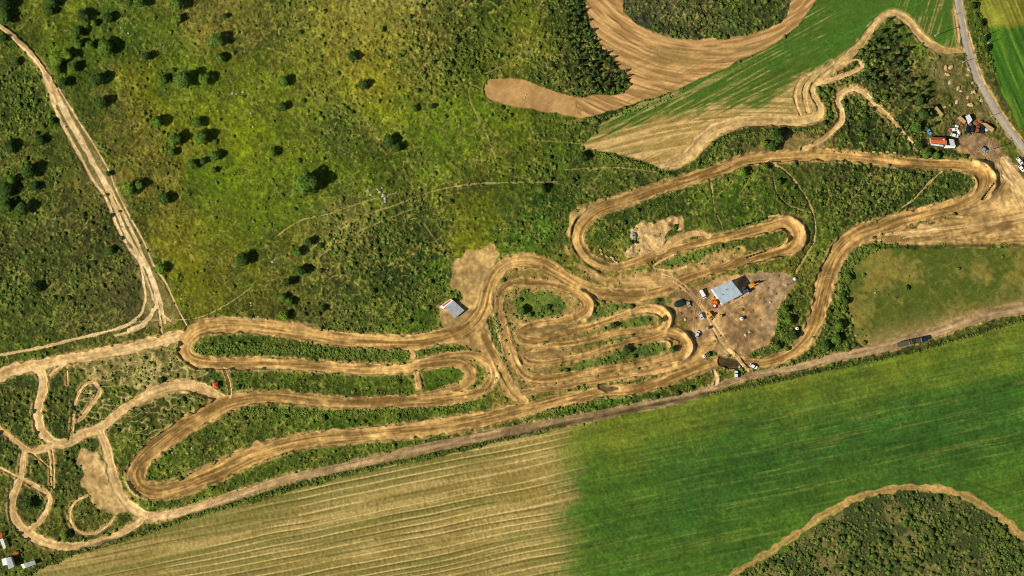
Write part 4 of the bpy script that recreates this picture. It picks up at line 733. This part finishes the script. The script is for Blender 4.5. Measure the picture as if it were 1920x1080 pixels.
wall_panel(q[3], q[2], .3, .5, 1.2, 1.9).build('window', M['glass'], t)
lean_to([(26,1036),(32,1032),(37.5,1037),(29,1041.5)], [2.2,2.2,1.9,1.9], M['terracotta'], 'small orange roofed shed touching the cottage, bottom left corner')
lean_to([(0,1000),(6,997),(7,1006),(1,1008)], [2.4,2.4,2.2,2.2], M['terracotta'], 'small reddish shed roof at the left edge above the cottage')
lean_to([(2,1010),(8,1008),(14,1026),(9,1028)], [2.3,2.3,2.0,2.0], M['white_paint'], 'narrow white shed roof at the left edge above the cottage')
# ---------------------------------------------------------------- vehicles
def wheels(t, xs, y, r_, wd=.25, rim=True):
    for x in xs:
        for s_ in (-1, 1):
            w_ = MB().tube((x, s_*y-wd/2, r_), (x, s_*y+wd/2, r_), r_, r_, 16).build('wheel', M['rubber'], t, .03)
            if rim: MB().tube((x, s_*(y)-wd*.56, r_), (x, s_*(y)+wd*.56, r_), r_*.5, r_*.5, 12).build('rim', M['silver'], w_)
def car(px, py, rot, mat, label, L=4.4, group='cars around the yards'):
    t = thing('parked_car', label, 'car', px, py, rot, group); k = L/4.4
    MB().ext([(-2.2*k,.35),(2.15*k,.35),(2.2*k,.7),(1.95*k,.92),(.9*k,.98),(-2.1*k,1.0),(-2.2*k,.8)], -.88, .88).build('body', mat, t, .05)
    cb = MB().ext([(-1.9*k,.98),(1.0*k,.98),(.35*k,1.48),(-1.45*k,1.48)], -.76, .76).build('cabin', mat, t, .05)
    MB().ext([(1.02*k,1.0),(.42*k,1.46),(.36*k,1.42),(.94*k,.98)], -.68, .68).build('windscreen', M['glass'], t); MB().ext([(-1.95*k,1.02),(-1.52*k,1.46),(-1.46*k,1.42),(-1.88*k,.98)], -.68, .68).build('rear_window', M['glass'], t)
    for s_ in (-1, 1): MB().box(-1.4*k, .4*k, s_*.765-.01, s_*.765+.01, 1.05, 1.38).build('side_window', M['glass'], t)
    wheels(t, (-1.35*k, 1.35*k), .8, .33); return t
def van(px, py, rot, label, L=5.2):
    t = thing('white_van', label, 'van', px, py, rot); k = L/5.2
    MB().ext([(-2.6*k,.4),(2.6*k,.4),(2.6*k,1.0),(2.1*k,1.2),(1.5*k,2.1),(-2.6*k,2.15)], -.95, .95).build('body', M['white_paint'], t, .06)
    MB().ext([(2.14*k,1.22),(1.56*k,2.08),(1.5*k,2.04),(2.06*k,1.2)], -.8, .8).build('windscreen', M['glass'], t)
    for s_ in (-1, 1): MB().box(.9*k, 1.7*k, s_*.955-.01, s_*.955+.01, 1.2, 1.75).build('side_window', M['glass'], t)
    wheels(t, (-1.6*k, 1.7*k), .87, .36); return t
van(1317.5, 551.5, -60, 'white van parked left of the pale roofed workshop')
car(1291, 570, -70, M['concrete'], 'cream white car beside the dark pond-shaped shrub in the yard', 3.3)
car(1315, 593, -60, M['light_grey'], 'small pale grey car on the wheel tracks below the white van', 4.0)
car(1308, 626, 65, M['light_grey'], 'pale grey car parked near the infield hairpin at the yard edge', 3.8)
car(1413, 687, -25, M['white_paint'], 'white car at the edge of the gravel road by the crossing', 4.6)
car(1380, 702, 90, M['white_paint'], 'white car between the dark dip and the gravel road', 4.2)
car(1789, 243, 5, M['white_paint'], 'upper of two white cars right of the red roofed house', 4.3)
car(1789.5, 254, -15, M['white_paint'], 'lower of two white cars right of the red roofed house', 4.5)
car(1911, 302, -50, M['white_paint'], 'upper of two white cars below the country road', 4.4)
car(1915, 316, -50, M['white_paint'], 'lower of two white cars below the country road', 4.2)
car(1741, 245, -60, M['blue_paint'], 'pale blue car in the trees left of the red roofed house', 5.2)
car(1832, 243, 80, M['rust'], 'rust orange car at the top of the brown yard', 4.6)
car(1822, 241, 85, M['dark_metal'], 'dark car left of the rust orange car', 4.4); car(1814, 242, 80, M['navy_paint'], 'navy car second left of the rust orange car', 4.4); car(1842, 243, 85, M['dark_metal'], 'dark car right of the rust orange car', 4.4)
car(1845.5, 281, -40, M['silver'], 'silver car beside the tall pole in the brown yard', 4.4)
def tractor(px, py, rot, mat, label, sc=1.0):
    t = thing('tractor', label, 'tractor', px, py, rot); t.scale = (sc,)*3
    MB().ext([(-.2,.9),(1.9,.9),(2.0,1.3),(1.8,1.6),(-.2,1.7)], -.42, .42).build('bonnet', mat, t, .05)
    MB().box(-1.5, -.2, -.75, .75, .9, 1.5).build('chassis', mat, t, .05); c_ = MB().ext([(-1.45,1.5),(-.15,1.5),(-.3,2.5),(-1.35,2.5)], -.7, .7).build('cab', M['glass'], t, .03)
    MB().box(-1.5, -.15, -.78, .78, 2.5, 2.64).build('cab_roof', mat, c_, .03)
    for s_ in (-1, 1): MB().box(-1.7, -.5, s_*.98-.25, s_*.98+.25, 1.62, 1.72).build('mudguard', mat, t)
    wheels(t, (-1.05,), 1.0, .82, .45); wheels(t, (1.4,), .8, .5, .3); MB().tube((1.1, .3, 1.6), (1.1, .3, 2.5), .05).build('exhaust_pipe', M['dark_metal'], t); return t
tractor(1341, 563, 75, M['orange_paint'], 'orange red tractor at the lower left corner of the workshop', 1.25)
t = thing('trailer', 'small red trailer with a white load below the orange red tractor', 'trailer', 1340, 573, 80)
MB().box(-1.6, 1.6, -.9, .9, .6, 1.0).build('bed', M['red_paint'], t, .03); MB().tube((0, 0, 1.0), (0, 0, 1.8), .8, .5, 14).build('load', M['white_paint'], t); MB().box(1.6, 2.7, -.06, .06, .6, .7).build('tow_bar', M['dark_metal'], t); wheels(t, (0,), .95, .38)
def loader(px, py, rot, label, sc=1.0):
    t = thing('wheel_loader', label, 'loader', px, py, rot); t.scale = (sc,)*3
    MB().ext([(-2.2,.7),(.6,.7),(.6,1.4),(-.6,1.7),(-2.2,1.6)], -.75, .75).build('body', M['yellow_paint'], t, .06); c_ = MB().ext([(-.6,1.5),(.5,1.4),(.3,2.6),(-.5,2.6)], -.6, .6).build('cab', M['glass'], t, .03); MB().box(-.65, .5, -.68, .68, 2.6, 2.72).build('cab_roof', M['yellow_paint'], c_)
    for s_ in (-1, 1): MB().ext([(.4,1.1),(2.2,.6),(2.2,.8),(.4,1.4)], s_*.5-.08, s_*.5+.08).build('boom_arm', M['yellow_paint'], t)
    MB().ext([(2.1,.1),(3.0,.05),(3.05,.15),(2.3,.3),(2.3,1.0),(2.1,1.0)], -1.1, 1.1).build('bucket', M['dark_metal'], t); wheels(t, (-1.4, 1.0), .95, .62, .4); return t
loader(1332, 591, -55, 'yellow wheel loader on the earth just below the workshop'); loader(1352, 592, 10, 'tan compact loader right of the yellow wheel loader', .6)
t = thing('excavator', 'orange excavator in the shadow right of the workshop', 'excavator', 1409, 535, 25)
for s_ in (-1, 1): MB().ext([(-1.7,.1),(1.7,.1),(1.9,.45),(1.6,.8),(-1.6,.8),(-1.9,.45)], s_*1.1-.25, s_*1.1+.25).build('crawler', M['rubber'], t, .05)
MB().box(-1.8, 1.2, -1.2, 1.2, .85, 1.9).build('body', M['yellow_paint'], t, .08); c_ = MB().box(.1, 1.4, .2, 1.15, 1.9, 2.9).build('cab', M['glass'], t, .04); MB().box(.05, 1.45, .15, 1.2, 2.9, 3.0).build('cab_roof', M['orange_paint'], c_)
b_ = MB().tube((1.0, -.3, 1.6), (3.6, -.3, 3.4), .25, .2, 6).tube((3.6, -.3, 3.4), (5.0, -.3, 1.5), .2, .14, 6).build('boom', M['orange_paint'], t); MB().ext([(4.8,1.6),(5.3,1.4),(5.2,.7),(4.4,.6)], -.8, .2).build('bucket', M['dark_metal'], b_)
# long dark lorry on the gravel road
t = thing('articulated_lorry', 'long dark lorry with tarpaulin trailer and navy cab on the gravel road', 'lorry', 1709, 641, 12.5)
MB().slab([(-8.4,-.9),(-7.6,-1.35),(-2.0,-1.4),(-1.4,-.7),(-1.4,.7),(-2.0,1.4),(-7.6,1.35),(-8.4,.9)], .9, 2.5).build('rear_trailer', M['dark_tarp'], t, .12)
MB().box(-1.1, 1.6, -1.3, 1.3, .9, 2.3).build('front_bed', M['dark_tarp'], t, .1); MB().box(1.9, 5.4, -1.3, 1.3, .9, 2.4).build('load_box', M['dark_tarp'], t, .1)
for x in (-1.75, 0.1, .9, 1.75, 2.9, 4.2, 5.2): MB().box(x-.09, x+.09, -1.34, 1.34, 2.32, 2.56).build('tarp_hoop', M['concrete'] if x < -1 or x > 5 else M['dark_metal'], t)
MB().box(-7.8, 6.0, -.5, .5, .55, .88).build('chassis', M['dark_metal'], t)
c_ = MB().slab([(5.9,-1.25),(7.6,-1.25),(8.3,-.8),(8.3,.8),(7.6,1.25),(5.9,1.25)], .7, 2.7).build('cab', M['navy_paint'], t, .12); MB().box(7.9, 8.34, -.7, .7, 1.7, 2.35).build('windscreen', M['glass'], c_)
wheels(t, (-7, -5.8, 3.4, 4.6, 6.9), 1.15, .5, .3)
# ---------------------------------------------------------------- tall poles, posts and yard things
def pole(px, py, h, label, cross=True, name='utility_pole', rot=110):
    t = thing(name, label, 'pole', px, py, rot, 'poles of the power line'); MB().tube((0,0,-.5), (0,0,h), .22, .13).build('mast', M['concrete'], t)
    if cross:
        MB().box(-1.3, 1.3, -.08, .08, h-.5, h-.34).build('crossarm', M['dark_metal'], t)
        for x in (-1.15, 0, 1.15): MB().tube((x, 0, h-.34), (x, 0, h-.05), .07, .05, 8).build('insulator', M['glass'], t)
    MB().box(-.45, .45, -.45, .45, -.3, .25).build('footing', M['concrete'], t)
pole(1753, 67, 11, 'tall concrete pole on grass left of the country road, upper one'); pole(1854, 283, 11, 'tall concrete pole in the brown yard')
pole(1843, 68, 7, 'short pole right of the country road, near the ditch', False); pole(1852, 81, 6, 'short pole right of the country road beside the crop', False)
pole(1805, 117, 5, 'short post on the left verge of the road below the side turning', False, 'roadside_post'); pole(1790, 28, 3, 'short post on the left verge near the top of the road', False, 'roadside_post'); pole(1858, 218, 5, 'short post on the left verge of the road bend', False, 'roadside_post')
pole(1641, 549, 2.5, 'lone short post standing in the grass paddock', False, 'paddock_post'); pole(1604, 629, 2.5, 'short post at the left end of the paddock', False, 'paddock_post'); pole(1474, 535, 2.5, 'short post at the right end of the dirt yard', False, 'yard_post')
def blob(px, py, r_, mat, name, label, cat, group=None, hz_=.6, seed=0, rot=0, sx_=1.0):
    rr_ = np.random.default_rng(seed+int(px*7+py)); v, f = I2; d = 1+rr_.normal(0, .10, len(v)); V = v*d[:, None]*np.array([r_*sx_, r_, r_*hz_])
    a = R(rot); V = np.stack([V[:, 0]*math.cos(a)-V[:, 1]*math.sin(a), V[:, 0]*math.sin(a)+V[:, 1]*math.cos(a), V[:, 2]], 1)
    o = np_mesh(name, V, f, None, mat, smooth=False); o.location = W3(px, py, hz(px, py)+r_*hz_*.45); return tag(o, label, cat, group)
def tank(px, py, r_, h, label, mat='white_paint', name='water_tank'):
    t = thing(name, label, 'tank', px, py); MB().tube((0,0,0), (0,0,h), r_, r_, 18).build('shell', M[mat], t); MB().tube((0,0,h), (0,0,h+.3*r_), r_*.98, r_*.3, 18).build('lid', M[mat], t); MB().tube((0,0,h+.3*r_), (0,0,h+.3*r_+.12), r_*.25, r_*.25, 10).build('cap', M['dark_metal'], t)
tank(1394, 540, .75, 1.2, 'small white tank above the square white tank right of the workshop'); tank(1391.5, 544, .65, 1.1, 'small white tank left of the square white tank by the workshop')
t = thing('water_container', 'square white container in the shade right of the workshop', 'container', 1398, 547, 20); MB().box(-1.5, 1.5, -1.2, 1.2, .15, 1.5).build('body', M['white_paint'], t, .1); MB().tube((0,0,1.5), (0,0,1.62), .3, .3, 12).build('cap', M['dark_metal'], t); MB().box(-1.6, 1.6, -1.3, 1.3, 0, .14).build('pallet', M['wood'], t)
tank(1390, 597.5, 1.0, 1.9, 'white tank in the middle of the dirt yard'); tank(1326.5, 615.5, .8, 2.0, 'cream tank near the lower left of the dirt yard', 'concrete'); tank(1489, 523, .9, 1.2, 'white tank at the top right corner of the dirt yard'); tank(1494, 616, .9, 1.4, 'white tank among shrubs beside the circuit right of the yard')
tank(1187, 442, 1.7, .8, 'wide pale round tank on the sand inside the left hairpin', 'concrete'); tank(1191, 453, .6, .8, 'small dark drum below the wide pale round tank', 'dark_metal', 'drum'); tank(1194, 455, .6, .8, 'second small dark drum right of the other drum', 'dark_metal', 'drum')
tank(1320, 668, .9, 1.3, 'white tank on the strip between infield lane and straight'); tank(1387, 688, .8, 1.3, 'small pale tank beside the dark dip', 'concrete')
blob(1274, 569, 2.2, LEAF if False else paint_mat('dark_leaf', (20,46,36), .9, 0, .3, 2), 'low_bush', 'oval blackish green bush in the yard left of the wheel tracks', 'bush', None, .5, 3, 20, 1.6)
for k, (x, y, q) in enumerate([(1276,588,.8),(1285,599,.9),(1304,597,.7),(1295,585,.6),(1392,581,.8),(1411,582,.5),(1425,600,.5),(1444,567,.7),(1405,622,.7),(1398,628,.9),(1440,540,.6),(1455,551,.6),(1424,560,.5),(1460,517,.6),(1340,640,.6),(1350,630,.5)]):
    blob(x, y, q, M['stone'] if k in (1, 8, 9, 7) else M['wood'], 'rubble_heap', 'small lump of rubble or wood lying on the dirt yard', 'rubble', 'lumps lying on the dirt yard', .55, k)
rocksA = [(712,360,.9),(719,366,1.1),(722,372,1.0),(708,355,.7),(695,365,.8),(690,357,.8),(722,378,.8),(716,352,.7)]
for k, (x, y, q) in enumerate(rocksA): blob(x, y, q*.85, M['concrete'], 'white_rock', 'pale rock in the outcrop beside the meadow footpath', 'rock', 'white rocks of the meadow outcrop', .6, k, k*40, 1.3)
for k, (x, y, q) in enumerate([(745,165,1.0),(739,215,.9),(694,192,.8),(340,560,.8),(335,542,.5),(470,568,.8),(471,573,.6),(511,491,.9),(515,487,.7),(466,138,.7),(470,212,.8),(474,238,.9),(240,62,.8),(251,51,.6),(225,52,.6),(584,303,.6),(446,256,.5),(436,174,1.0),(443,176,.8),(455,172,.9),(573,287,.6),(393,207,.6),(938,430,.7),(735,240,.6),(690,232,.6),(352,850,.9),(360,840,.8),(323,849,.8),(322,884,.6),(540,765,.6),(606,795,.5),(833,586,.6),(484,594,.9),(476,597,.7),(500,599,.9),(986,178,.7),(984,184,.6),(1031,196,.6)]):
    blob(x, y, q*.62, M['stone'], 'pale_rock', 'single pale rock scattered among grass or beside the lanes', 'rock', 'pale rocks scattered over the grounds', .6, k, k*57, 1.3)
# tyres and bales edging the circuit
def tyre(px, py, rot, label, grp):
    me = tyre.me; o = bpy.data.objects.new('tyre_stack', me); COL.objects.link(o); o.location = W3(px, py, hz(px, py)); o.rotation_euler = (0, 0, R(rot)); tag(o, label, 'tyres', grp); return o
m_ = MB()
for k in range(3):
    z = k*.24
    for j in range(18):
        a0, a1 = j*math.pi/9, (j+1)*math.pi/9; vs = []
        for a in (a0, a1): vs += [(.42*math.cos(a), .42*math.sin(a), z+.03), (.5*math.cos(a), .5*math.sin(a), z+.12), (.42*math.cos(a), .42*math.sin(a), z+.22), (.24*math.cos(a), .24*math.sin(a), z+.19), (.24*math.cos(a), .24*math.sin(a), z+.05)]
        m_.add(vs, [(i, (i+1) % 5, (i+1) % 5+5, i+5) for i in range(5)])
tmp = m_.build('tyre_stack', M['rubber']); tyre.me = tmp.data; bpy.data.objects.remove(tmp)
for k in range(9): tyre(1861-k*2.6, 345+k*3.6, k*30, 'dark tyre stack edging the outside of the upper right hairpin', 'tyre stacks outside the upper right hairpin')
for k in range(8): tyre(1384+k*7.4, 425-k*2.2, k*20, 'dark tyre stack lining the inner straight above its lane', 'tyre stacks above the inner straight')
for k in range(6): tyre(1400+k*6.4, 483-k*2.4, k*20, 'dark tyre stack on the bank between the two inner straights', 'tyre stacks between the inner straights')
bm_ = MB().box(-.6, .6, -.3, .3, 0, .45).build('hay_bale', M['straw'], None, .05); bme = bm_.data; bpy.data.objects.remove(bm_)
def bales(L, label, grp):
    for x, y, a in L: o = bpy.data.objects.new('hay_bale', bme); COL.objects.link(o); o.location = W3(x, y, hz(x, y)); o.rotation_euler = (0, 0, R(a)); o.scale = (1.4, 1.6, 1.5); tag(o, label, 'bale', grp)
bales([(1835+k*2.6, 305+k*1.9, -35) for k in range(5)], 'straw bale on the outer bank above the upper right hairpin', 'straw bales above the upper right hairpin')
bales([(1442+k*4, 406-k*.6, 10) for k in range(5)], 'straw bale beside the top of the inner hairpin', 'straw bales at the inner hairpin')
bales([(1126,469,-50),(1128,476,-50),(1137,481,-45),(1149,484,-30)], 'straw bale on the green bank inside the left hairpin', 'straw bales inside the left hairpin')
bales([(1560+k*13, 285+(k % 2)*1.5, 0) for k in range(10)], 'straw bale along the far side of the upper straight', 'straw bales along the upper straight')
for k, (x, y) in enumerate([(1153,490),(1157,492),(1150,487),(1146,482)]): blob(x, y, .6, M['stone'], 'white_sack', 'white sack dumped by the bottom of the left hairpin', 'sack', 'white sacks by the left hairpin', .7, k)
# parasol-like red start tent left of the middle lanes
t = thing('canopy', 'small faded red canopy on the grass above the lower left lanes', 'canopy', 405, 722)
for a, b in ((-1,-1),(1,-1),(1,1),(-1,1)): MB().tube((a*1.3, b*1.3, 0), (a*1.3, b*1.3, 2.0), .05).build('post', M['dark_metal'], t)
MB().add([(-1.5,-1.5,2),(1.5,-1.5,2),(1.5,1.5,2),(-1.5,1.5,2),(0,0,2.8)], [(0,1,4),(1,2,4),(2,3,4),(3,0,4),(3,2,1,0)]).build('cover', M['terracotta'], t)
for k in range(26):                        # scrap around the farm yard
    x = random.uniform(1778, 1862); y = random.uniform(228, 250); q = random.uniform(.5, 1.1); mt = random.choice(['dark_metal', 'wood', 'sandstone', 'light_grey', 'rubber', 'rust'])
    blob(x, y, q, M[mt], 'scrap_heap', 'small heap of scrap among the sheds above the brown yard', 'scrap', 'scrap heaps above the brown yard', .7, k, random.uniform(0, 180), 1.5)
for k in range(30):
    x = random.uniform(1750, 1850); y = random.uniform(110, 215)
    if x < 1760+(y-110)*.05 or x > 1800+(y-90)*.5: continue
    blob(x, y, random.uniform(.5, 1.1), M[random.choice(['sandstone', 'stone', 'pale_wood', 'sandstone'])], 'rubble_heap', 'pale rubble heap on the rough grass left of the country road', 'rubble', 'rubble on rough grass left of the road', .5, k, random.uniform(0, 180), 1.6)
t = thing('gate_rail', 'white rail where the rutted track meets the circuit', 'rail', 345, 598, -60)
MB().box(-4, 4, -.08, .08, .85, 1.0).build('bar', M['white_paint'], t)
for x in (-3.8, 0, 3.8): MB().box(x-.08, x+.08, -.08, .08, -.3, .84).build('post', M['white_paint'], t)
